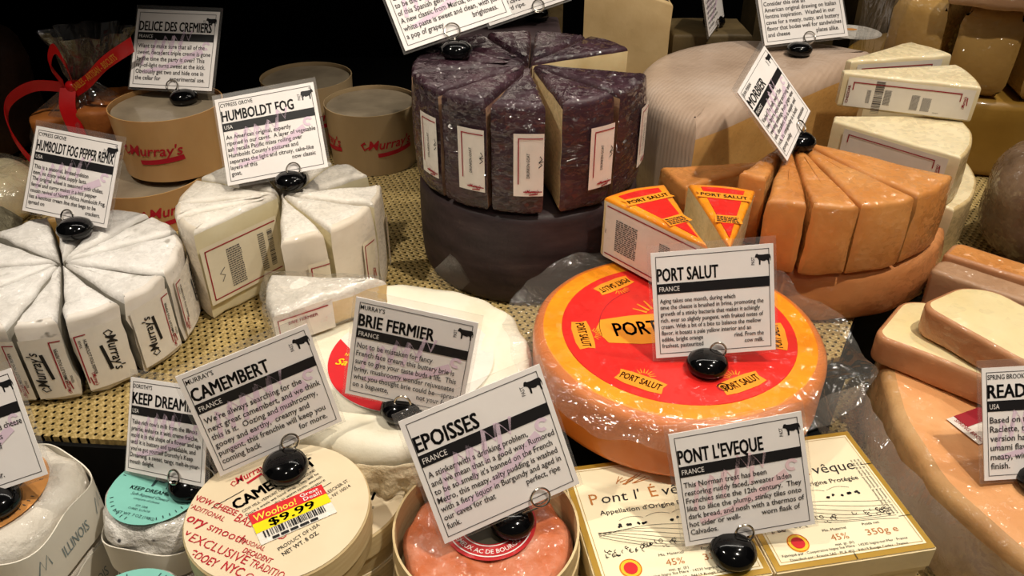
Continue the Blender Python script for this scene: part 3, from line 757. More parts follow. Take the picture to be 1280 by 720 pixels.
# ------------------------------------------------------------------ second white wheel (left of centre), a wedge removed
HF = Vector((-.228, .712, 0))
FOG = [(211.5, 233, 'tall white wedge turned to show its labelled cut face, left of the open gap'), (193.6, 211.5, 'narrow white wedge just left of the one with the labelled cut face'),
       (160, 193.6, 'white wedge at the left end of the second wheel, beside the orange paper cup'), (118, 160, 'white wedge half hidden behind the sign, back left of the second wheel'),
       (281.7, 308, 'white wedge right of the open gap with red-cornered label, second wheel'), (308, 344.5, 'white wedge with a shiny spot on top, at the front right of the second wheel'),
       (344.5, 373.6, 'white wedge at the right end of the second wheel in loose clear wrap'), (38, 69, 'pale rounded wedge end in shade behind the second wheel, right of the black foot'), (69, 118, 'shaded white wedge behind the sign at the back of the second wheel')]
for i, (a0, a1, lb) in enumerate(FOG):
    t = wedge(lb, HF, 0, .100 if i < 7 else .093, .0985, a0, a1, [M_fogside, M_fogcut, M_fogtop], gap=.0042, group='white wedges of the second wheel', bev=.005, amp=.0026, seed=50 + i, nsc=55)
    if i == 0:
        d, nr, ux = cut_face(a1 - .6, 1)
        M = frame3(d * .094 + nr * .0025 + Vector((0, 0, .018)), -d, (0, 0, 1)); w, h = .086, .062
        L = panel2(0, 0, w, h).put('cream_label', plane_fn(M), M_label_cream, t)
        g = G2(); g.rect(.004, .004, w - .002, .0052); g.rect(.004, h - .0052, w - .002, h - .004); g.rect(.004, .004, .0052, h - .004); g.put('red_print', plane_fn(M, .0004), M_dkred, L)
        g = G2(); text_rows(g, .026, .010, .042, h - .010, 18, 8); text_rows(g, .062, .010, .069, h - .010, 18, 9)
        b = G2(); barcode(b, -.020, -.003, .020, .003); b.rotated(PI / 2, .076, h * .5); g.add(b.v, b.f)
        g.stroke([(.016, .02), (.020, .026), (.015, .029), (.021, .034)], .0009)
        g.put('black_print', plane_fn(M, .0004), M_grey_ink, L)
    if i in (1, 4, 5, 6):
        r = .097; am = {1: 199, 4: 301, 5: 334, 6: 366}[i]; w = {1: .02, 4: .020, 5: .018, 6: .022}[i]; h = .056; zc = .044
        L = panel2(-w / 2, -h / 2, w / 2, h / 2).put('white_label', cyl_fn(r, am, zc), M_label_cream, t)
        g = G2(); g.rect(-w / 2 + .002, -h / 2 + .004, -w / 2 + .003, h / 2 - .004); g.rect(-w / 2 + .002, h / 2 - .005, w / 2, h / 2 - .004, n=3)
        if i in (5, 6): q = G2(); script_logo(q, -.007, 0, .0035, .014); q.rotated(PI / 2, .004, -.012); g.add(q.v, q.f)
        g.put('red_print', cyl_fn(r, am, zc, .0005), M_dkred, L)
        if i in (1, 4):
            g = G2(); g.text('HUMBOLDT FOG', -.018, 0, .0026, w=.024, bold=.01); g.rotated(PI / 2, .003, -.004); g.put('small_print', cyl_fn(r, am, zc, .0005), M_ink, L)

# ------------------------------------------------------------------ washed orange wedges on a lower half (right of centre)
MB = Vector((.288, .780, 0))
t = wedge('broad low orange half wheel in clear film beneath the fan of orange wedges', (.302, .786, 0), 0, .0565, .157, 203, 338, [M_orange_low, M_orange_cut, M_orange_low], gap=0, bev=.010, amp=.002, seed=71, bulge=.003, n=40)
t['label'] = 'broad low orange half wheel in clear film beneath the fan of orange wedges'
MOR = [(188, 212, 'orange wedge at the far left of the fan, behind the tilted red-topped wedge', .002), (229.5, 244, 'orange wedge left of the dark creased slit, beside its pale cut edge', .004), (246, 259.5, 'narrow deep orange wedge between the creased slit and the front wedge of the fan', .003),
       (260.5, 276, 'front wedge of the orange fan, square rim with a dark spot on top', .000), (276, 297.5, 'orange wedge right of the front wedge in the fan, sloping top', .003), (297.5, 324, 'wide orange wedge at the right end of the fan, glinting film over its top', .006)]
for i, (a0, a1, lb, gp) in enumerate(MOR):
    wedge(lb, MB if i else (.287, .797), .058, .131 if i else .098, (.131, .113)[i] if i < 2 else .157, a0, a1, [M_orange, M_orange_cut, M_orange], gap=gp, group='fan of wrapped orange wedges', trim=.35, bev=.005, amp=.002, seed=80 + i, bulge=.003)

# ------------------------------------------------------------------ big basket-marked half wheel behind
t = wedge('large half wheel with grey-tan top and ridged rind behind the orange fan', (.341, .924, 0), 0, .140, .192, 41, 221, [M_basket, M_pale_cut, M_basket], gap=0, bev=.022, amp=.002, nsc=12, seed=91, bulge=.003, n=40)
p = px_at(1066, 40, .141) - t.location
g = G2(); g.disc(p.x, p.y, .038); L = g.put('round_paper_label', plane_fn(Matrix.Translation((0, 0, .1412))), M_label, t)
g = G2(); g.disc(p.x, p.y + .012, .010, .006); g.put('orange_mark', plane_fn(Matrix.Translation((0, 0, .1416))), M_peach, L)

# ------------------------------------------------------------------ cream cheddar wedges stacked at right
def chwedge(label, apex, z0, z1, a0, a1, r, seed, tip=.02, lab=None):
    t = wedge(label, (apex[0], apex[1], 0), z0, z1, r, a0, a1, [M_ched_rind, M_ched, M_ched], gap=0, group='stacked cream wedges', bev=.003, amp=.0015, seed=seed, tip=tip, nsc=30)
    if lab:
        d, nr, ux = cut_face(a0 + .6, -1); u0, w, h, full = lab
        M = frame3(d * u0 + nr * .0014 + Vector((0, 0, z1 - z0 - .004 - h)), d, (0, 0, 1))
        L = panel2(0, 0, w, h).put('white_label', plane_fn(M), M_label, t)
        g = G2(); g.rect(.006, h - .006, w - .012, h - .0048); g.rect(.006, h - .014, .0072, h - .0048); g.rect(w - .013, h - .014, w - .012, h - .0048)
        q = G2(); script_logo(q, -.006, 0, .003, .012); q.rotated(PI / 2, w - .007, h - .014); g.add(q.v, q.f)
        if full:
            q = G2(); q.text('CHEDDAR', -.010, 0, .003, w=.02, bold=.02); q.rotated(PI / 2, .004, h * .42); g.add(q.v, q.f)
        g.put('red_print', plane_fn(M, .0004), M_dkred, L)
        if full:
            g = G2(); b = G2(); barcode(b, -.018, -.0045, .018, .0045, 3); b.rotated(PI / 2, .034, h * .40); g.add(b.v, b.f)
            text_rows(g, .022, .006, .026, h - .012, 14, 1); text_rows(g, .040, .006, .047, h - .010, 14, 2)
            text_rows(g, .068, .004, .076, h - .012, 16, 4); text_rows(g, .079, .004, .088, h - .014, 16, 5); text_rows(g, .092, .004, .098, h - .03, 6, 6)
            g.put('black_print', plane_fn(M, .0004), M_grey_ink, L)
    return t
chwedge('cream wedge at the bottom of the right-hand stack, only its rounded end showing', (.360, .870), 0, .069, -56, -3, .166, 101)
chwedge('cream wedge with bare pale top, second from the bottom of the right-hand stack', (.340, .853), .070, .125, -48, 2, .157, 102, lab=(.035, .112, .044, False))
chwedge('cream wedge with barcode label facing front, topmost of the right-hand stack', (.352, .886), .126, .166, -21.5, 9, .158, 103, lab=(.026, .128, .033, True))
chwedge('cream wedge with a red-lined label leaning behind the barcoded one', (.372, .912), .126, .167, 10.5, 36, .150, 104, lab=(.028, .11, .03, False))
chwedge('plain cream wedge lower at the back, supporting the one behind the barcoded wedge', (.405, .926), 0, .125, 9, 33, .116, 105)

# ------------------------------------------------------------------ golden wrapped cheeses at back right
PV = Vector((.655, 1.125, 0))
t = thing('round_cheese', 'deep yellow wheel at the back right under the wrapped golden pieces', 'cheese', PV)
obj('rind', prism(disc_poly(.172, 72), 0, .101, bev=.010, amp=.0012, nsc=20, seed=110), M_prov_low, t)
for a0, a1, lb, s in ((198, 227, 'rounded golden cheese piece in clear film, left one on the deep yellow wheel', 111), (229, 256, 'rounded golden cheese piece in clear film, middle one on the deep yellow wheel', 112), (258, 290, 'golden cheese piece cut off by the right picture edge, on the deep yellow wheel', 113)):
    t = wedge(lb, PV, .102, .210, .170, a0, a1, [M_prov, M_prov, M_prov], gap=.009, group='wrapped golden pieces at the back right', bev=.020, amp=.002, seed=s, bulge=.004, nsc=25)
    if s == 111:
        P, F = sector_poly(.186, a0 - 9, a0 + 8, n=8)
        obj('clear_film', prism(P, .004, .118, bev=.01, amp=.004, seed=5, nsc=50), M_film, t)
t = wedge('dusty tan cheese piece lying on top of the wrapped golden pieces', (.655, 1.115, 0), .2135, .258, .185, 222, 257, [M_pinkrind, M_pinkrind, M_pinkrind], gap=0, bev=.008, amp=.002, seed=115)
# wrapped brown round at the right edge
t = thing('round_cheese', 'mottled brown round cheese tightly wrapped in film at the right picture edge', 'cheese', (.612, .746, 0))
obj('rind', prism(disc_poly(.106, 64), 0, .125, bev=.05, amp=.003, nsc=22, seed=120, segs=8), M_brownwrap, t)
# ------------------------------------------------------------------ brie wheel with its wedge
BR = Vector((-.097, .537, 0))
t = thing('round_cheese', 'low creamy white brie wheel with red and white round label, centre of the display', 'cheese', BR)
obj('rind', prism(disc_poly(.113, 96, lambda a: .006 * math.sin(3 * a + 1) + .003 * math.sin(7 * a)), 0, .036, bev=.011, amp=.0028, nsc=38, seed=130, cap=8), M_brie, t)
lc = px_at(514, 447, .0375) - BR
g = G2(); g.disc(lc.x, lc.y, .069, n=64); L = g.put('round_label', plane_fn(Matrix.Translation((0, 0, .0375))), M_label, t)
a0, a1 = math.radians(158), math.radians(276); pts = [(lc.x + .0685 * math.cos(a0 + (a1 - a0) * i / 30), lc.y + .0685 * math.sin(a0 + (a1 - a0) * i / 30)) for i in range(31)]
g = G2(); g.poly(pts); g.put('red_field', plane_fn(Matrix.Translation((0, 0, .0378))), M_sred, L)
am = (a0 + a1) / 2
g = G2(); g.text('Savory', -.026, -.002, .0085, w=.032, bold=.014, shear=.2); g.text('NOW CHEESE', -.022, .0105, .004, w=.026, bold=.01)
g.rotated(math.radians(-10), lc.x - .036, lc.y - .012).put('yellow_print', plane_fn(Matrix.Translation((0, 0, .0381))), M_yellow, L)
g = G2(); g.text('TRADITIONAL', -.018, .0, .004, w=.03, bold=.01); g.text('EXCLUSIVE', -.012, -.008, .005, w=.034, bold=.01); g.text('smooth', -.004, -.017, .006, w=.024)
g.rotated(math.radians(-25), lc.x - .024, lc.y - .024).put('pale_print', plane_fn(Matrix.Translation((0, 0, .0381))), M_cream_ink, L)
# creased paper hanging in front of the wheel
bm = bmesh.new(); NA = 90; NR = 8; rows = []
for k in range(NR):
    f = k / (NR - 1); row = []
    for i in range(NA):
        a = math.radians(205 + 125 * i / (NA - 1))
        w = mnoise.noise(Vector((i * .23, k * .5, 2))) * .0045 * (.4 + f) + .002 * math.sin(i * .9 + k * .35) * f
        r = .1185 + .004 * f + w
        row.append(bm.verts.new((r * math.cos(a), r * math.sin(a), .024 - .026 * f - .002 * math.sin(i * .31) * f)))
    rows.append(row)
for k in range(NR - 1):
    for i in range(NA - 1): bm.faces.new((rows[k][i], rows[k][i + 1], rows[k + 1][i + 1], rows[k + 1][i]))
o = obj('wrapping_paper', bm, M_paper_foil, t); md = o.modifiers.new('th', 'SOLIDIFY'); md.thickness = .0006
# wrapped brie wedge lying on the wheel
t = thing('cheese_wedge', 'small brie wedge in clear film lying on the left side of the white wheel', 'cheese', (-.112, .600, .0385))
P, F = sector_poly(.104, 176, 214, n=10)
obj('cheese', prism(P, 0, .034, bev=.008, amp=.003, nsc=50, seed=140, flags=F, idx=(0, 1, 0), cap=5), [M_fogtop, mat('brie_paste', [(.3, '#cda860'), (.7, '#e0c58a')], scale=30, rough=.4, bump=.25, coat=.8, wrap=True), M_fogtop], t)
M = frame3(cut_face(213.6, 1)[0] * .1045 + cut_face(213.6, 1)[1] * .0030 + Vector((0, 0, .002)), -cut_face(213.6, 1)[0], (0, 0, 1))
L = panel2(0, 0, .052, .030).put('white_label', plane_fn(M, .0), M_label, t)
g = G2(); g.rect(.003, .024, .048, .0252); g.rect(.003, .004, .0042, .0252); g.text('BRIE FERMIER', .012, .018, .003, w=.026, bold=.02); g.put('red_print', plane_fn(M, .0005), M_dkred, L)
obj('clear_film', prism(sector_poly(.109, 173, 217, n=10)[0], -.0003, .0365, bev=.008, amp=.005, nsc=60, seed=141, cap=5), M_film, [q for q in COL.objects if q.get('label', '').startswith('small brie wedge')][0])
M_clearcard = film('clear_card_film', gloss=.03, strength=0, haze=.04, haze_col='#a09a94', rough=.15)
t = thing('clear_sleeve', 'empty clear plastic sleeve standing on one corner between the brie and the purple wheel', 'sleeve', (-.061, .677, 0))
T = Matrix.Translation((0, 0, .0238)) @ Matrix.Rotation(math.radians(-14), 4, 'X') @ Matrix.Rotation(PI / 4, 4, 'Y')
obj('pane', boxes(((0, 0, 0), (.034, .0014, .034), 0, T)), M_clearcard, t, smooth=False)

# ------------------------------------------------------------------ raclette-style block and slabs (right front)
RB = Vector((.577, .475, ZL))
t = thing('round_cheese', 'large orange-topped quarter wheel at the right front, bearing the cut slabs', 'cheese', RB)
P, F = sector_poly(.26, 139, 262, n=40, m=8)
obj('rind', prism(P, 0, .080, bev=.010, amp=.0025, nsc=22, seed=150, flags=F, idx=(0, 0, 1), cap=7, bulge=.003, nside=7), [M_blockside, M_blocktop], t)
M = frame3(px_at(1212, 543, .0) - RB + Vector((0, 0, .0816 - (0 - RB.z) + 0)), (1, .42, 0), (-.42, 1, 0)); M.translation.z = .0812
L = panel2(-.004, -.012, .045, .020).put('paper_label', plane_fn(M), M_label, t)
g = G2(); g.rect(.004, .006, .045, .020); g.put('red_field', plane_fn(M, .0004), M_dkred, L)
g = G2(); g.text('SPRING BROOK', -.010, 0, .0042, w=.03); g.rotated(PI / 2 + PI, .0, .006); g.put('red_print', plane_fn(M, .0004), M_dkred, L)
# crumpled wrap bunched at its back left side
bm = bmesh.new(); NU, NV = 36, 14; rows = []
for k in range(NV):
    f = k / (NV - 1); row = []
    for i in range(NU):
        a = math.radians(166 + 52 * i / (NU - 1)); s = i / (NU - 1)
        out = .268 + .036 * math.sin(PI * f) * (1 - s) ** 1.2 + .008 * (1 - s) + mnoise.noise(Vector((i * .35, k * .4, 5))) * .006 * (1 - s * .7)
        row.append(bm.verts.new((out * math.cos(a), out * math.sin(a), .078 - .070 * f)))
    rows.append(row)
for k in range(NV - 1):
    for i in range(NU - 1): bm.faces.new((rows[k][i], rows[k][i + 1], rows[k + 1][i + 1], rows[k + 1][i]))
obj('film_wrap', bm, M_bag, t)
def slab(label, A, d, n, L, wd, z0, z1, rnd, mats, seed, flags=None, taper=0, tilt=None):
    """long cheese slab from corner A along d, width wd along n, rounded at its near-left end"""
    t = thing('cheese_slab', label, 'cheese', (A[0], A[1], z0), 0, 'cut slabs on the orange quarter wheel')
    d = Vector(d).normalized(); n = Vector(n).normalized(); pts = []; fl = []
    R1 = rnd
    for i in range(9):
        th = PI / 2 * i / 8; p = d * (R1 - R1 * math.sin(th)) + n * (wd - R1 + R1 * math.cos(th)); pts.append((p.x, p.y))
    R2 = rnd * .45
    for i in range(7):
        th = PI / 2 * i / 6; p = d * (R2 - R2 * math.cos(th)) + n * (R2 - R2 * math.sin(th)); pts.append((p.x, p.y))
    for k in range(1, 9): p = d * (R2 * 1.1 + (L - R2 * 1.1) * k / 8); pts.append((p.x, p.y))
    for k in range(0, 8): p = d * (L * (8 - k) / 8) + n * wd; pts.append((p.x, p.y)) if L * (8 - k) / 8 > R1 * 1.05 else None
    T = Matrix.Identity(4) if tilt is None else tilt
    obj('cheese', xf(prism(pts, 0, z1 - z0, bev=.004, amp=.0012, nsc=30, seed=seed, idx=(0, 0, 1), cap=6), T), mats, t); return t
sl = [M_slabrind, M_slabcut]
slab('lower pale slab with brown rind lying on the orange quarter wheel, nearest the cane gap', (.319, .571), (.745, -.667), (.667, .745), .19, .088, .0022, .031, .030, sl, 161)
slab('upper pale slab lying across the lower one, just above the corner of its sign', (.352, .574), (.53, -.85), (.85, .53), .12, .080, .0325, .060, .036, sl, 162)
slab('slab with its grey-brown rind upwards, directly behind the upper pale slab', (.398, .648), (.745, -.667), (.667, .745), .17, .030, .002, .050, .010, [M_pinkrind, M_pinkrind], 163)
slab('slab with its orange rind upwards, furthest back of the slabs', (.421, .672), (.745, -.667), (.667, .745), .17, .034, .002, .054, .010, [M_slabrind, M_orange], 164)

# ------------------------------------------------------------------ camembert boxes
def round_box(label, c, z0, h, r, seed, group='round wooden camembert boxes'):
    t = thing('camembert_box', label, 'cheese box', (c[0], c[1], z0), 0, group)
    obj('base', lathe([(0, 0), (r - .0022, 0), (r - .0018, .001), (r - .0018, h - .004), (0, h - .004)], 64), M_wood, t)
    lid = obj('lid', lathe([(0, h - .0012), (0, h), (r - .0012, h), (r, h - .0012), (r, h * .45), (r - .0012, h * .45), (r - .0014, h * .46), (r - .0014, h - .0013)], 72), [M_wood], t)
    pl = plane_fn(Matrix.Translation((0, 0, h + .0004)))
    g = G2(); g.disc(0, 0, r - .001, n=72); lb = g.put('lid_print', pl, M_lid, t)
    return t, lb, h
CB = (-.158, .3725); CB2 = (-.140, .424)
round_box('round wooden box at the bottom of the camembert stack, mostly hidden', CB2, ZL, .0365, .0605, 1)
t, lb, h = round_box('round wooden box under the stickered camembert lid, printed corner showing beside the open pink tub', CB2, ZL + .037, .0365, .0605, 2)
pl = plane_fn(Matrix.Translation((0, 0, h + .0008)))
g = G2(); g.text('CAMEMBERT', -.036, 0, .010, w=.072, bold=.03); 
for i, s in enumerate(('a rich bloomy rind, cured cheese', 'with an earthy rind. Is there', 'anything smoother? Much than', 'this creamy one, try with a', 'baguette, cider and out.')): g.text(s, -.024, -.008 - .0058 * i, .0036, w=.060)
g.rect(-.024, -.036, .036, -.0355); g.rotated(math.radians(-9), .004, -.006).put('black_print', pl, M_ink, lb)
t, lb, h = round_box('round wooden camembert box with the yellow and red price sticker on its lid', CB, ZL + .074, .0365, .0615, 3)
pl = plane_fn(Matrix.Translation((0, 0, h + .0008))); R1 = math.radians(43)
def pxl(px, py):                                    # lid coordinates of a spot on this lid
    q = px_at(px, py, ZL + .074 + h); return (q.x - CB[0], q.y - CB[1])
g = G2(); g.text('CAMEMBERT', 0, 0, .0095, w=.062, bold=.035); 
for i, s in enumerate(('COW MILK, VERMONT CREAMERY AND ROUND', 'Once a week we hand wrap. They will be', 'sold soft. It melts in warm spots, smooth', 'mellow? Serve at room temperature')): g.text(s, .002, -.0055 - .0042 * i, .0026, w=.056)
g.rect(-.012, .0125, .012, .0131); g.rect(.047, .0125, .062, .0131); g.rect(.036, -.0225, .06, -.0221)
g.text('MURRAYS, BLEECKER ST.', .034, -.030, .003, w=.036); g.text('NEW YORK, NY 10014', .034, -.0350, .003, w=.034)
g.text('PRODUCT OF USA', .004, -.050, .003, w=.03); g.text('NET WT. 8 OZ.', .004, -.0555, .0034, w=.026, bold=.01)
x, y = pxl(296, 638); g.rotated(R1, x, y).put('black_print', pl, M_ink, lb)
g = G2(); script_logo(g, 0, 0, .0065, .026); x, y = pxl(297, 606); g.rotated(R1, x, y).put('red_script', pl, M_red_ink, lb)
g = G2()
for s, u, v, hh, w, bd in (('NOW CHEESE', -.004, .0, .0048, .036, .02), ('BALANCED', .034, -.0035, .0070, .040, 0), ('TRADITIONAL', -.006, -.007, .0040, .034, 0), ('Savory', -.010, -.0165, .0075, .030, .03), ('smooth', .0225, -.0165, .0068, .030, 0),
                          ('EXCLUSIVE', .018, -.0285, .0066, .046, 0), ('RUNNY', -.006, -.0285, .0062, .022, .03), ('SEASONAL', .048, -.0155, .0035, .020, 0), ('DECADENT', .056, -.0215, .0040, .022, .03), ('STINKY', .0, -.037, .0055, .022, .0), ('TRADITION', .066, -.0280, .0055, .030, 0), ('GOOEY', .026, -.038, .0060, .022, .03), ('NYC', .052, -.037, .0065, .015, .03), ('Oozy', .070, -.037, .0055, .016, 0)):
    g.text(s, u, v, hh, w=w, bold=min(bd, .014))
R2 = math.radians(-24); x, y = pxl(247, 627)
g.rotated(R2, x, y)
keep = []
for f in g.f:                                       # the print stops at the lid's edge
    if all(math.hypot(*g.v[i]) < .0595 for i in f): keep.append(f)
g.f = keep; g.put('red_print', pl, M_red_ink, lb)
x0, y0 = pxl(327, 683); x1, y1 = pxl(425, 640); rs = math.atan2(y1 - y0, x1 - x0); sw = .0515; sh = .029
pl2 = plane_fn(Matrix.Translation((0, 0, h + .0011))); pl3 = plane_fn(Matrix.Translation((0, 0, h + .0014))); pl4 = plane_fn(Matrix.Translation((0, 0, h + .0017)))
G2().rect(0, 0, sw, sh).rotated(rs, x0, y0).put('sticker', pl2, M_label, lb)
G2().rect(0, sh * .36, sw, sh * .66).rotated(rs, x0, y0).put('sticker_yellow', pl3, M_yellow, lb)
G2().rect(0, sh * .66, sw, sh).rotated(rs, x0, y0).put('sticker_red', pl3, M_sred, lb)
g = G2(); g.text('Woohoo!', .0025, sh * .71, .0062, w=.029, bold=.014, shear=.15); g.rotated(rs, x0, y0).put('sticker_yellow_print', pl4, mat('sticker_gold', '#f5d24a', bump=0), lb)
g = G2(); g.text('Great', .035, sh * .85, .0032, w=.013, bold=.014); g.text('Deal!!', .036, sh * .71, .0032, w=.013, bold=.014); g.rotated(rs, x0, y0).put('sticker_white_print', pl4, M_white, lb)
g = G2(); g.text('$9.99', .010, sh * .41, .0068, w=.031, bold=.015); barcode(g, .004, sh * .14, sw - .006, sh * .34, 5); text_rows(g, .008, .0006, sw - .012, sh * .11, 1, 5, .8)
g.rotated(rs, x0, y0).put('sticker_black_print', pl4, M_ink, lb)

# ------------------------------------------------------------------ epoisses tubs
EP = (-.018, .378)
def tub(label, c, z0, h, r, full):
    t = thing('cheese_tub', label, 'cheese box', (c[0], c[1], z0), 0, 'round wooden tubs of pink cheese')
    obj('wall', lathe([(r - .0016, 0), (r, 0), (r, h), (r - .0016, h)], 72, close=True), M_wood, t)
    band = obj('band', lathe([(r + .0001, .002), (r + .0012, .002), (r + .0012, h * .6), (r + .0001, h * .6)], 72, close=True), M_wood, t)
    obj('floor_disc', lathe([(0, 0), (r - .0018, 0), (r - .0018, .002), (0, .002)], 48), M_wood, t)
    zt = h - (.013 if full else .006)
    obj('cheese', prism(disc_poly(r - .0055, 80, lambda a: .015 * math.sin(5 * a) + .01 * math.sin(3 * a + 1)), .0022, zt, bev=.010, amp=.0030, nsc=55, seed=170, cap=10), M_epoisses, t)
    return t, zt
tub('round wooden tub beneath the open pink cheese tub', (EP[0] - .006, EP[1] + .003), ZL, .041, .0625, False)
t, zt = tub('open round wooden tub of pink-orange cheese with a red round label', EP, ZL + .042, .046, .065, True)
q = px_at(612, 655, ZL + .042 + zt); q = (q.x - EP[0], q.y - EP[1])
fo = lambda o_: plane_fn(Matrix.Translation((0, 0, zt + .0022 + o_)))
g = G2(); g.disc(*q, .0335, n=56); L = g.put('round_label', fo(0), mat('label_red', [(.3, '#b51a1e'), (.7, '#c22226')], bump=.05, coat=.7, wrap=True, wstr=.3), t)
g = G2(); g.ring(*q, .0300, .0309, 56); g.ring(*q, .0212, .0220, 56)
v, f = text2d('CREMEUX AC DE BOURGOGNE', .01, 0, 'CENTER'); k = .0038 / .73
g.add([(q[0] + (.0275 - b * k) * 0 + (.0240 + (.0040 - b * k) * 1) * math.cos(math.radians(272) + a * k * .9 / .026), q[1] + (.0240 + (.0040 - b * k)) * math.sin(math.radians(272) + a * k * .9 / .026)) for a, b in v], f)
g.put('white_print', fo(.0004), M_white, L)
G2().disc(*q, .020, n=48).put('dark_centre', fo(.0003), mat('label_olive', '#3a3426', bump=0), L)

# ------------------------------------------------------------------ pont l'eveque boxes
def pont(label, c, z0, rz, pr=True):
    t = thing('cheese_box', label, 'cheese box', (c[0], c[1], z0), rz, "square cream cheese boxes")
    s, h = .120, .0245
    obj('tray', boxes(((0, 0, h * .46), (s - .003, s - .003, h * .92))), M_boxside, t, smooth=False)
    bm = bmesh.new(); box(bm, (0, 0, h * .60), (s, s, h * .80)); bmesh.ops.bevel(bm, geom=bm.edges[:], offset=.0010, segments=2, affect='EDGES')
    lid = obj('lid', bm, M_boxside, t, smooth=False)
    if not pr: return t
    fo = lambda o_: plane_fn(Matrix.Translation((0, 0, h + .0002 + o_)))
    a = s / 2 - .001
    G2().rect(-a, -a, a, a).put('gold_border', fo(0), M_gold, lid)
    b = a - .0042; G2().rect(-b, -b, b, b).put('cream_field', fo(.0003), M_box, lid)
    c2 = b - .0016; g = G2(); g.frame(-c2, -c2, c2, c2, .0004); g.put('inner_rule', fo(.0005), M_gold, lid)
    g = G2(); g.text("P", -.046, .019, .0105, bold=.0); g.text("É", .0, .019, .0105) ; g.put('ochre_initials', fo(.0006), M_ochre, lid)
    g = G2(); g.text("ont", -.0375, .019, .0098, w=.020, shear=.12); g.text("l'", -.0125, .019, .0098, shear=.12); g.text("vêque", .0095, .019, .0098, w=.034, shear=.12)
    g.text("Appellation d'Origine Protégée", -.042, .0085, .0042, w=.082, bold=.008)
    rnd = random.Random(4)
    for j in range(7):                              # engraved fields and hedges
        g.stroke([(-.048 + .096 * i / 10, -.010 - j * .0022 + .004 * math.sin(i * .45 + j * .5) - (i - 5) * .0004 * j) for i in range(11)], .00028)
    for i in range(60):
        x = -.048 + .096 * rnd.random(); y = (-.0225 if x < .02 else -.0205) + rnd.uniform(-.003, .003) - abs(x) * .06
        rr = rnd.uniform(.0008, .0022); g.ring(x, y, rr * .6, rr * .6 + .0005, 10, rnd.uniform(0, 180), rnd.uniform(230, 360))
    for i in range(26):
        x = -.032 + .022 * rnd.random() if i < 13 else .004 + .030 * rnd.random(); g.disc(x, -.0035 + rnd.uniform(-.0010, .0012), rnd.uniform(.0006, .0013), n=8)
    for j in range(3): g.stroke([(-.03 + .02 * j + .018 * i / 8, .0015 + .0022 * math.sin(PI * i / 8) + j * .0004) for i in range(9)], .00025)
    g.text('Mis. Maternal', -.012, -.0335, .0023, w=.018); g.text('mat. gr. (fr)', -.009, -.0462, .0022, w=.014); g.text('Poids net', .019, -.0330, .0023, w=.013)
    g.text('Fabriqué par : Coopérative Isigny Ste Mère · 14230 Isigny-sur-Mer · France', -.050, -.0492, .0021, w=.094); g.text('Distribué par : France SAS · PLA 403 · 94619 Rungis Cedex · France', -.046, -.0532, .0021, w=.088)
    for r_ in range(3): q = G2(); q.text('au lait de vache pasteurisé, ferments, sel, présure', 0, 0, .0020, w=.055); q.rotated(-PI / 2, .0435 + r_ * .003, .028); g.add(q.v, q.f)
    for x in (0.0,): g.rect(x, -a, x + .0005, -a + .006)
    g.rect(a - .010, .022, a, .0225); g.rect(a - .010, -.030, a, -.0295); g.rect(-.0002, a - .006, .0003, a)
    g.put('black_print', fo(.0006), M_ink, lid)
    g = G2(); g.text('45%', -.009, -.0418, .0055, w=.013); g.text('350g e', .018, -.0418, .0055, w=.024)
    for i in range(10): g.stroke([(-.022 + .0015 * i, .036 + .002 * math.sin(i * 1.3)), (-.018 + .0025 * i, .040 + .003 * math.cos(i))], .0009, .0005)
    g.put('ochre_print', fo(.0006), M_ochre, lid)
    g = G2(); g.disc(-.034, -.0395, .0078, n=36); g.put('seal_yellow', fo(.0006), mat('seal_yellow', '#f0bf2a', bump=0), lid)
    g = G2(); g.disc(-.034, -.0395, .0048, n=24); g.ring(-.034, -.0395, .0070, .0074, 30); g.put('seal_red', fo(.0009), M_sred, lid)
    return t
R10 = math.radians(10); RC = Vector((.2267, .4169)); LC = RC - Vector((math.cos(R10), math.sin(R10))) * .1215
for k in range(2):
    z = ZL + k * .0252
    pont('cream cheese box hidden under the %s left-hand printed box' % ('bottom of the' if k == 0 else 'top'), (LC.x + .001, LC.y + .004), z, R10, False)
    pont('cream cheese box hidden under the %s right-hand printed box' % ('bottom of the' if k == 0 else 'top'), (RC.x - .001, RC.y + .006), z, R10, False)
pont('square cream printed box beside the round tub, carrying the black foot of its sign', LC, ZL + .0504, R10)
pont('square cream printed box with gold border next to the orange quarter wheel', RC, ZL + .0504, R10)

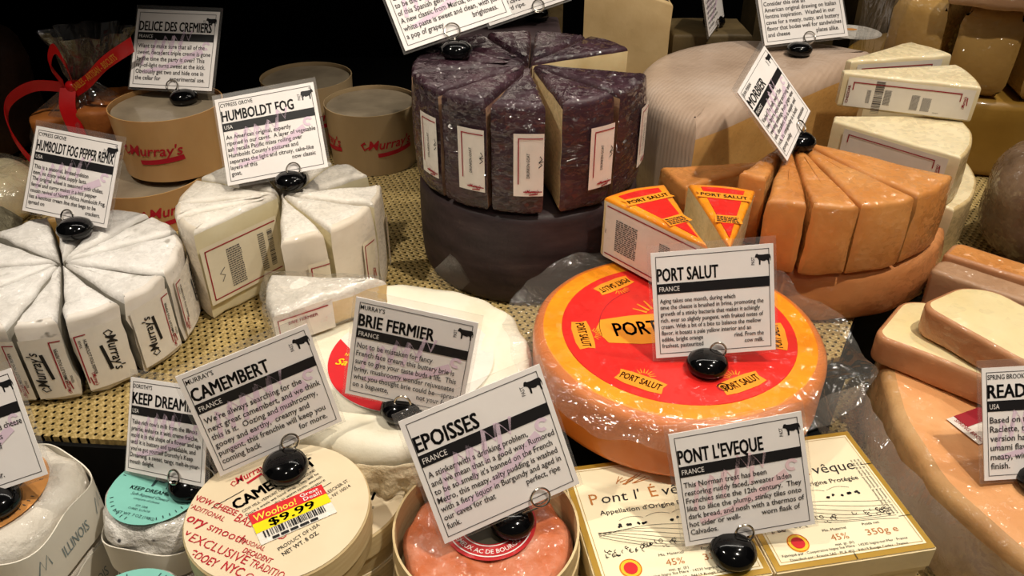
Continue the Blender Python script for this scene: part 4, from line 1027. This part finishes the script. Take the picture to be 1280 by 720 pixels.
# ------------------------------------------------------------------ small foil-wrapped cheeses with teal labels
def teal(label, c, z0, h, r, rot, pr):
    t = thing('small_cheese', label, 'cheese', (c[0], c[1], z0), 0, 'foil-wrapped cheeses with teal labels')
    wob = lambda a: .03 * math.sin(5 * a + .5)
    obj('foil_wrap', prism(disc_poly(r - .003, 80, wob), 0, h, bev=.012, amp=.0035, nsc=75, seed=180 + int(rot * 10), cap=6, segs=5), M_foil, t)
    bm = bmesh.new(); ro = disc_poly(r, 80, wob); ri = disc_poly(r - .0009, 80, wob)
    hh = [(.60 + .10 * math.sin(2 * PI * i / 80 * 3 + 1)) * h for i in range(80)]
    A = [[bm.verts.new((p[0], p[1], z)) for p, z in zip(P_, Z_)] for P_, Z_ in ((ro, [.001] * 80), (ro, hh), (ri, hh), (ri, [.001] * 80))]
    for k in range(4):
        for i in range(80): bm.faces.new((A[k][i], A[k][(i + 1) % 80], A[(k + 1) % 4][(i + 1) % 80], A[(k + 1) % 4][i]))
    bmesh.ops.recalc_face_normals(bm, faces=bm.faces); obj('paper_collar', bm, M_collar, t)
    if pr:
        fo = lambda o_: plane_fn(Matrix.Translation((0, 0, h + .0036 + o_)))
        lr = .0345; L = G2().disc(0, 0, lr, n=56).put('teal_label', fo(0), M_teal, t)
        g = G2(); g.text('KEEP DREAMING', 0, -.006, .0034, align='CENTER', sx=1.1, bold=.015); g.text('Soft-Ripened Cheese', 0, -.0105, .0026, align='CENTER', shear=.2); g.text('compare of cheese', 0, -.0140, .0020, align='CENTER', shear=.2)
        g.text('EST. 2008', 0, -.0195, .0017, align='CENTER'); g.text('CURED, ILLINOIS', 0, -.0225, .0017, align='CENTER'); g.text('NET WT. 7 OZ (198G)', 0, -.0280, .0024, align='CENTER')
        animal(g, 0, .0065, .020); 
        for i in range(44):
            if 3 < i % 11: a = 2 * PI * i / 44; g.stroke([(lr * .86 * math.cos(a), lr * .86 * math.sin(a)), (lr * .93 * math.cos(a), lr * .93 * math.sin(a))], .0007)
        g.rotated(rot).put('dark_print', fo(.0004), M_tealink, L)
    return t
KD = (-.257, .408)
teal('paper-collared cheese under the teal-labelled one that carries a sign', KD, ZL, .044, .0440, .3, False)
teal('foil-wrapped cheese with a full teal label, under its own sign beside the camembert box', KD, ZL + .0450, .044, .0440, math.radians(-14), True)
KF = (-.243, .312)
teal('paper-collared cheese at the bottom edge under the front teal-labelled one', KF, ZL, .039, .0425, .1, False)
teal('foil-wrapped cheese with teal label cut off by the bottom picture edge', KF, ZL + .040, .038, .0425, math.radians(-10), True)
# ------------------------------------------------------------------ peach-labelled cheese in collar
IL = (-.366, .392)
def flower(label, c, z0, h, r, top):
    t = thing('small_cheese', label, 'cheese', (c[0], c[1], z0), 0, 'flower-shaped cheeses in printed paper collars')
    wob = lambda a: .050 * math.sin(5 * a - .6)
    obj('cheese', prism(disc_poly(r - .002, 96, wob), 0, h + (.004 if top else -.004), bev=.016 if top else .006, amp=.002, nsc=40, seed=190, cap=6, segs=6), M_bloom, t)
    bm = bmesh.new(); N = 120; ro = disc_poly(r + .0008, N, wob); ri = disc_poly(r - .0002, N, wob)
    hh = [h * (.84 + .06 * math.sin(2 * PI * i / N * 5 + 2)) for i in range(N)]
    A = [[bm.verts.new((p[0], p[1], z)) for p, z in zip(P_, Z_)] for P_, Z_ in ((ro, [.0005] * N), (ro, hh), (ri, hh), (ri, [.0005] * N))]
    for k in range(4):
        for i in range(N): bm.faces.new((A[k][i], A[k][(i + 1) % N], A[(k + 1) % 4][(i + 1) % N], A[(k + 1) % 4][i]))
    bmesh.ops.recalc_face_normals(bm, faces=bm.faces); co = obj('paper_collar', bm, M_collar, t)
    def on(u, v):
        a = u / r; R = r * (1 + wob(a)) + .0013; return Vector((R * math.cos(a), R * math.sin(a), v))
    g = G2()
    for am in (-68, -12, 44, -124): g.text('ILLINOIS', math.radians(am) * r - .013, h * .30, .010, w=.027); 
    for am in (-40, 16, -96):
        u = math.radians(am) * r; g.stroke([(u - .004, h * .35), (u, h * .6), (u + .001, h * .4), (u + .005, h * .62), (u + .006, h * .42)], .0008)
    g.put('collar_print', on, M_collarink, co)
    if top:
        fo = lambda o_: plane_fn(Matrix.Translation((0, 0, h + .0062 + o_))); lr = .043
        L = G2().disc(-.004, -.002, lr, n=56).put('peach_label', fo(0), M_peach, t)
        g = G2()
        for i in range(60):
            if i % 12 > 2: a = 2 * PI * i / 60; g.stroke([(-.004 + lr * .86 * math.cos(a), -.002 + lr * .86 * math.sin(a)), (-.004 + lr * .92 * math.cos(a), -.002 + lr * .92 * math.sin(a))], .0006)
        animal(g, .008, .004, .026); g.put('dark_print', fo(.0004), M_grey_ink, L)
    return t
flower('collared white cheese underneath the peach-labelled one at the lower left corner', IL, ZL, .050, .0585, False)
flower('flower-shaped white cheese with a peach round label in a collar, lower left corner', IL, ZL + .051, .050, .0585, True)

# ------------------------------------------------------------------ paper cups at back left
def cup(label, c, z0, h, r, m, logo_deg, dr=.004):
    t = thing('paper_cup', label, 'cup', (c[0], c[1], z0), 0, 'lidded paper cups at the back left')
    r0 = r - dr
    obj('wall', lathe([(r0, 0), (r, h), (r - .0012, h), (r0 - .0012, .001)], 64, close=True), m, t)
    obj('base', lathe([(0, .0005), (r0 - .0015, .0005), (r0 - .0015, .002), (0, .002)], 48), m, t)
    obj('lid', lathe([(0, h - .006), (r * .7, h - .0065), (r - .003, h - .005), (r - .003, h - .008), (0, h - .010)], 48), M_cuptop, t)
    for ld in logo_deg:
        g = G2(); g.text("Murray's", -.032, -.004, .013, w=.062, bold=.014, shear=.25); g.stroke([(-.03, 0), (-.037, -.004), (-.040, .003), (-.035, .006)], .002, .003)
        g.stroke([(-.020 + .05 * i / 14, -.0125 + .005 * (i / 14) ** 1.5) for i in range(15)], .0055, .006)
        rm = (r0 + r) / 2
        def fn(u, v, ld=ld): a = math.radians(ld) + u / rm; R = r0 + (r - r0) * (h * .5 + v) / h + .0006; return Vector((R * math.cos(a), R * math.sin(a), h * .5 + v))
        g.put('red_logo', fn, M_red_ink, t)
    return t
cup('orange-tan paper cup on the mat right behind the left sign, under another cup', (-.432, .868), 0, .050, .070, M_cupwood, (315,), .002)
cup('tan paper cup with red script standing on the lower cup, under the topmost left sign', (-.402, .896), .0515, .074, .0635, M_cupwood, (272,))
cup('tan paper cup with red script in the shade beside the purple wheel', (-.187, 1.020), 0, .083, .061, M_cupgrey, (303, 205))
cup('dark shaded paper cup furthest back, half behind the sign of the second white wheel', (-.292, 1.115), 0, .085, .064, M_cupgrey, (300,))

# ------------------------------------------------------------------ ribboned cracker bag and odds and ends at far left
def curve_mesh(path, w, th=.0007, up=(0, 0, 1)):
    """flat ribbon along a path"""
    bm = bmesh.new(); P_ = [Vector(p) for p in path]; rows = []
    for i, p in enumerate(P_):
        t_ = (P_[min(i + 1, len(P_) - 1)] - P_[max(i - 1, 0)]).normalized(); s = t_.cross(Vector(up)); s = s.normalized() if s.length > 1e-4 else Vector((1, 0, 0))
        n_ = s.cross(t_)
        ww = Vector(up) * w / 2
        rows.append([bm.verts.new(q) for q in (p + ww + s * th, p - ww + s * th, p - ww - s * th, p + ww - s * th)])
    for i in range(len(rows) - 1):
        for k in range(4): bm.faces.new((rows[i][k], rows[i][(k + 1) % 4], rows[i + 1][(k + 1) % 4], rows[i + 1][k]))
    bm.faces.new(rows[0]); bm.faces.new(list(reversed(rows[-1])))
    bmesh.ops.recalc_face_normals(bm, faces=bm.faces); return bm
def smooth_path(ps, n=8):
    P_ = [Vector(p) for p in ps]; out = []
    for i in range(len(P_) - 1):
        a, b, c_, d = P_[max(i - 1, 0)], P_[i], P_[i + 1], P_[min(i + 2, len(P_) - 1)]
        for k in range(n):
            u = k / n; out.append(.5 * ((2 * b) + (-a + c_) * u + (2 * a - 5 * b + 4 * c_ - d) * u * u + (-a + 3 * b - 3 * c_ + d) * u ** 3))
    out.append(P_[-1]); return out
GB = Vector((-.545, .980, 0))
t = thing('cracker_bag', 'cellophane bag of brown crackers tied with a red ribbon at the back left', 'gift bag', GB)
NK = px_at(82, 118, .125) - GB
def neck(a, r0): return r0 * (1 + .14 * math.sin(7 * a) + .08 * math.sin(11 * a + 1))
bm = bmesh.new(); N = 72; rows = []
for r_, z, cxy in ((.062, 0, 0), (.070, .02, 0), (.070, .055, 0), (.055, .085, .4), (.028, .108, .8), (.012, .122, 1), (.016, .132, 1.05), (.036, .160, 1.2), (.050, .185, 1.35)):
    row = []
    for i in range(N):
        a = 2 * PI * i / N; rr = r_ * (1 + (.06 + .10 * (z > .08)) * math.sin(9 * a + z * 20) + .05 * math.sin(17 * a))
        row.append(bm.verts.new((rr * math.cos(a) + NK.x * cxy * .5 + (.02 if z > .14 else 0), rr * .8 * math.sin(a), z)))
    rows.append(row)
for k in range(len(rows) - 1):
    for i in range(N): bm.faces.new((rows[k][i], rows[k][(i + 1) % N], rows[k + 1][(i + 1) % N], rows[k + 1][i]))
obj('cellophane', bm, M_film, t)
for k in range(4):
    obj('cracker_stack', xf(prism(disc_poly(.026, 28), 0, .088 + .01 * (k % 2), bev=.006, amp=.003, nsc=60, seed=200 + k, nside=10), Matrix.Translation(((-.03, .03, -.03, .03)[k] , (-.025, -.025, .025, .025)[k], .002))), M_cracker, t)
kx = Vector((NK.x * .5, -.012, .122))
rb = obj('ribbon', curve_mesh(smooth_path([kx + Vector((-.012, -.01, 0)), kx + Vector((-.045, -.02, .004)), kx + Vector((-.072, -.035, -.012)), kx + Vector((-.074, -.045, -.045)), kx + Vector((-.055, -.05, -.085)), kx + Vector((-.03, -.05, -.105))]), .013), M_ribbon, t)
M1 = smooth_path([kx + Vector((.0, -.014, -.004)), kx + Vector((.03, -.03, .014)), kx + Vector((.06, -.035, .038)), kx + Vector((.095, -.03, .058))])
obj('ribbon', curve_mesh(M1, .017), M_ribbon, t)
obj('ribbon', curve_mesh(smooth_path([kx + Vector((-.005, -.014, .0)), kx + Vector((-.004, -.03, -.02)), kx + Vector((.004, -.04, -.045)), kx + Vector((.01, -.045, -.075))]), .02, up=(1, 0, 0)), M_ribbon, t)
obj('ribbon', curve_mesh(smooth_path([kx + Vector((0, -.01, .004)), kx + Vector((.004, -.02, .03)), kx + Vector((-.004, -.02, .05)), kx + Vector((-.016, -.018, .03)), kx + Vector((-.01, -.012, .004))]), .012), M_ribbon, t)
obj('ribbon_knot', xf(prism(disc_poly(.010, 20), -.007, .007, bev=.005, amp=.001), Matrix.Translation(kx + Vector((0, -.008, 0)))), M_ribbon, t)
a_ = kx + Vector((.008, -.0205, .004)); b_ = kx + Vector((.09, -.033, .056)); 
M = frame3(a_ + Vector((0, -.0095, -.001)), b_ - a_, (0, 0, 1)); g = G2(); g.text('SABLES - ARTISAN - BISCUITS', (.004), -.003, .0078, w=.078, bold=.01); g.put('gold_print', plane_fn(M), M_gold_ink, t)
M = frame3(kx + Vector((.010, -.050, -.062)), (1, 0, 0), (0, .12, 1)); g = G2(); g.text('BON', -.008, .004, .006, w=.014); g.text('APP', -.008, -.006, .006, w=.014); g.put('gold_print', plane_fn(M), M_gold_ink, t)
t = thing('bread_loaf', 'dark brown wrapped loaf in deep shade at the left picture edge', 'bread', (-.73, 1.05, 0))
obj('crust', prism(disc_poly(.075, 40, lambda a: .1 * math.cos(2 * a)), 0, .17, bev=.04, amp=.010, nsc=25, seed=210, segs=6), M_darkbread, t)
t = thing('small_cheese', 'grey-green wrinkled ash-ripened cheese at the left edge behind the white wheel', 'cheese', (-.568, .728, 0))
obj('rind', prism(disc_poly(.052, 48), 0, .058, bev=.022, amp=.006, nsc=60, seed=211, cap=6, segs=6), M_ash, t)
t = thing('small_cheese', 'pale film-wrapped cheese at the left edge behind the wrinkled grey one', 'cheese', (-.635, .852, 0))
obj('cheese', prism(disc_poly(.068, 48), 0, .052, bev=.022, amp=.004, nsc=40, seed=212, segs=6), M_ched, t)
obj('clear_film', prism(disc_poly(.072, 48), .0005, .056, bev=.024, amp=.005, nsc=50, seed=213, segs=6), M_film, t)
t = wedge('little yellow cheese wedge peeping out below the pepper sign at left', (-.452, .775), 0, .045, .05, 160, 200, [M_prov, M_prov, M_prov], gap=0, seed=214, bev=.005)

# ------------------------------------------------------------------ back row behind the purple wheel
def block(label, pts, z0, z1, mats, seed, rot=0, flags=None, name='cheese_block', bev=.005, lean=None):
    c = (sum(p[0] for p in pts) / len(pts), sum(p[1] for p in pts) / len(pts))
    t = thing(name, label, 'cheese', (c[0], c[1], z0)); q = [(p[0] - c[0], p[1] - c[1]) for p in pts]
    P_ = []; 
    for i in range(len(q)): P_ += seg(q[i], q[(i + 1) % len(q)], 8)
    bm = prism(P_, 0, z1 - z0, bev=bev, amp=.0015, nsc=30, seed=seed, idx=(1, 1, 0), cap=5, topfn=(lambda x, y: lean * x) if lean else None)
    obj('cheese', bm, mats, t); return t
block('tall pale tan cheese block with dark rind on top, behind the purple wheel', [(.094, 1.072), (.212, 1.088), (.218, 1.18), (.106, 1.18)], 0, .210, [M_purple_low, M_straw_tan], 220, lean=-.38)
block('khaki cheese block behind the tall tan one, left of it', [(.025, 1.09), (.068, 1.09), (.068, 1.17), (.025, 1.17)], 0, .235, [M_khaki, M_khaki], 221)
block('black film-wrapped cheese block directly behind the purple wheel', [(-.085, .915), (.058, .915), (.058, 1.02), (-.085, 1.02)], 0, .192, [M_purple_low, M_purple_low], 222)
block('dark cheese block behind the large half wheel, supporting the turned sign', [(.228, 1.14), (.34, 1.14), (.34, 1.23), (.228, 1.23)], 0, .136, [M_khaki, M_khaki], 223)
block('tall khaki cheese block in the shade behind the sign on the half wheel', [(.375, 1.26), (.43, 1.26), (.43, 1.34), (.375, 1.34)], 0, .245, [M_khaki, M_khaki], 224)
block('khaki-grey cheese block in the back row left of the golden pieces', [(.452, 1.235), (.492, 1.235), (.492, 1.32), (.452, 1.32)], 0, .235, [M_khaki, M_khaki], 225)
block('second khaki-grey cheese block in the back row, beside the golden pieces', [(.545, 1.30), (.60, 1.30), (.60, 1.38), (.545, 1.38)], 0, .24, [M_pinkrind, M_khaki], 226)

# ------------------------------------------------------------------ signs
sign('white sign in shade standing on the upper paper cup at back left', (-.3996, .9482, .1707, -.1559, -.6239, -.003, .1041), (230, 123), .1195, .003, '', 'DELICE DES CREMIERS', 'FRANCE',
     ['Want to make sure that all of the', 'sweet, decadent triple creme is gone', 'by the time the party is over? This', 'ray-of-light turns sweet at the kick.', 'Obviously get two and hide one in', 'the cellar for|experimental use.'], seed=1, titlew=.88)
sign('white sign with goat icon tilted on the second white wheel, before the shaded cups', (-.2394, .7506, .1458, .0268, -.7330, -.1849, .0994), (364, 227), .1020, .016, 'CYPRESS GROVE', 'HUMBOLDT FOG', 'USA',
     ['An American original, expertly', 'ripened in our caves.  A layer of vegetable', 'ash recalls Pacific mists rolling over', "Humboldt County's pastures and", 'separates the light and citrusy, cake-like', 'layers of this|now classic', 'goat.'], seed=2, goat=True, titlew=.72)
sign('white sign with goat icon leaning on the left white wheel, beside the red ribbon', (-.4185, .6953, .1247, -.1764, -.5508, .1052, .0904), (94, 287), .0830, .004, 'CYPRESS GROVE', 'HUMBOLDT FOG PEPPER REMIX', 'USA',
     ['This is a seasonal, limited-edition', 'item, so enjoy while supply lasts.', 'The original wheel is seasoned with chilies,', 'fennel and curry; makes it a hot pepper', 'cousin revival of North Africa Humboldt Fog,', 'has a luscious cream line that begs to be', 'spread on|crackers.'], seed=3, goat=True, titlew=.9)
sign('white sign tilted like a diamond on the orange fan of wedges', (.2566, .7522, .1772, .8963, -.6798, -.2818, .0922), (999, 178), .1315, .010, 'JEAN PERRIN', 'MORBIER', 'FRANCE',
     ['Vache? To melt over! The', 'two layers separating morning and', 'evening milkings, from grape vine', 'ash, decadent this is supple and', 'rich, its complexity is a bold', 'gooey melty|sensation'], seed=4, titlew=.50)
sign('white sign standing upright on the orange-rimmed wheel with the red printed top', (.1561, .5138, .1036, -.0476, -.3609, -.1079, .0927), (884, 456), .0560, .0015, '', 'PORT SALUT', 'FRANCE',
     ['Aging takes one month, during which', 'time the cheese is brushed in brine, promoting the', 'growth of a stinky bacteria that makes it achingly', 'rich, ever so slightly pungent, with fruited notes of', 'cream. With a bit of a bite to balance the mellow', 'flavor, it boasts a pale yellow interior and an', 'edible, bright orange|rind. From the', 'freshest, pasteurized|cow milk.'], seed=5, titlew=.50, swash=False, tlen=.96)
sign('white sign tilted up to the right above the price-stickered round wooden box', (-.1727, .4238, .0819, .498, -.2215, -.1185, .0905), (357, 585), .0310, .006, "MURRAY'S", 'CAMEMBERT', 'FRANCE',
     ["We're always searching for the", 'next great camembert, and we think', 'this is it.  Oozing and mushroomy,', 'gooey and earthy,  creamy and', 'pungent, this frenchie will keep you', 'coming back|for more.'], seed=6, titlew=.58)
sign('white sign sloping down to the right, standing on the creamy white brie wheel', (-.0746, .4618, .0884, -.1071, -.1772, .1657, .0890), (502, 511), .0382, .0, "MURRAY'S", 'BRIE FERMIER', 'FRANCE',
     ['Not to be mistaken for fancy', 'French face cream, this buttery brie is', 'sure to give your taste buds a lift.  This', 'briny, mushroomy wonder rejuvenates', 'what you thought brie could be—spread', 'on a baguette,|not your face.'], seed=7, titlew=.62)
sign('large white sign tilted over the open round tub of pink-orange cheese', (-.0135, .3934, .0607, .2912, -.4317, -.2055, .1016), (640, 652), -.0025, .021, '', 'EPOISSES', 'FRANCE',
     ['A stinker with a drinking problem,', 'and we mean that in a good way. Rumored', "to be so smelly it's banned on the French", 'Metro, this meaty, salty pudding is washed', 'with a fiery liquor in Burgundy and aged in', 'our caves for that|perfect, ripe', 'funk.'], seed=8, titlew=.44)
sign("white sign standing on the square cream printed boxes at the front", (.1565, .3848, .0449, .0180, -.4111, -.1709, .0901), (916, 690), -.0045, -.004, '', "PONT L'EVEQUE", 'FRANCE',
     ['This Norman treat has been', 'restoring ruddy faced, sweater laden', 'Frenchies since the 12th century.  They', 'like to slice the plump, stinky tiles onto', 'dark bread, and nosh with a thermos of', 'hot cider or well-|worn flask of', 'Calvados.'], marker=M_pink2, seed=9, titlew=.64)
sign('large tilted white sign cut off by the top edge on the purple wedges', (-.0708, .8296, .2685, .0896, -.6880, -.3155, .1125), (570, 64), .2115, -.006, '', 'DRUNKEN GOAT', 'SPAIN',
     ['Goats and wine have got', 'to be the best pairing, the rind', 'of this Spanish gem is soaked in red.', 'A new classic from Murcia, the', 'white paste is sweet and clean, with just', 'a pop of grapey|brightness.'], seed=10, goat=True, titlew=.6)
sign('white sign standing on the grey-tan half wheel, cut off by the top edge', (.3762, 1.0767, .1935, .0485, -.6398, -.1015, .1112), (999, 63), .1410, .004, '', 'KINSMAN RIDGE', 'USA',
     ['Consider this one an', 'American original drawing on Italian', 'fontina inspiration.  Washed in our', 'caves for a meaty, nutty, and buttery', 'flavor that bodes well for sandwiches', 'and cheese|plates alike.'], seed=11, swash=False, titlew=.6)
sign('small white sign half hidden behind another, above the full teal label', (-.2479, .4260, .0513, -.4907, -.5408, -.1999, .0762), (239, 606), .0108, .012, "DOROTHY'S", 'KEEP DREAMING', 'USA',
     ["Take rich cow's milk from the Illinois", 'prairie, enhance it with creme fraiche,', 'mold it in the shape of a flower and age', 'until it is buttery and spreadable, and', "you've got yourself Dorothy's Keep", 'Dreaming, a sweet, tangy, melt-in-your-', 'mouth delight.'], seed=12, titlew=.9)
sign('white sign cut off by the left picture edge over the peach label', (-.3630, .3978, .0694, -.1058, -.5319, -.3842, .0831), (-4, 628), .0280, -.012, "DOROTHY'S", 'MOONRISE', 'USA',
     ['A mild washed rind goat, this cheese', 'is as warm and toasty as it is', 'lush. Made with the milk of', 'the best cows in Illinois,', 'it is nutty and pungent', 'like all American terroir.'], seed=13, titlew=.6)
sign('white sign on the orange quarter wheel, cut off by the right picture edge', (.3951, .4463, .0418, .0871, -.5480, .0027, .0924), (1300, 603), .0015, .0, 'SPRING BROOK FARM', 'READING', 'USA',
     ['Based on the alpine', 'Raclette, this American', 'version has a deep', 'umami flavor and is', 'meaty, with a nutty', 'finish.'], seed=14, titlew=.55)
sign('dim white sign behind the large tilted one at the top edge', (.005, .985, .247, .10, -.55, -.30, .100), (677, 22), .1925, .012, '', 'GARROTXA', 'SPAIN',
     ['Made in the hills from', 'goat milk with a grey', 'rind and a chalky, firm', 'texture, then aged in', 'a natural cave for weeks', 'of custard ripe.'], seed=15, swash=False, titlew=.5, basevec=(.03, 1.0, .1925))
sign('narrow white sign seen nearly edge on, behind the large half wheel', (.280, 1.157, .183, 1.12, -.25, -.08, .091), None, .137, .0, '', 'PIAVE', 'ITALY',
     ['A firm mountain', 'wheel with toasted', 'nut and fruit, good', 'to snack and grate', 'over anything warm', 'and buttery.'], seed=16, swash=True, titlew=.4, basevec=(.292, 1.180, .137))
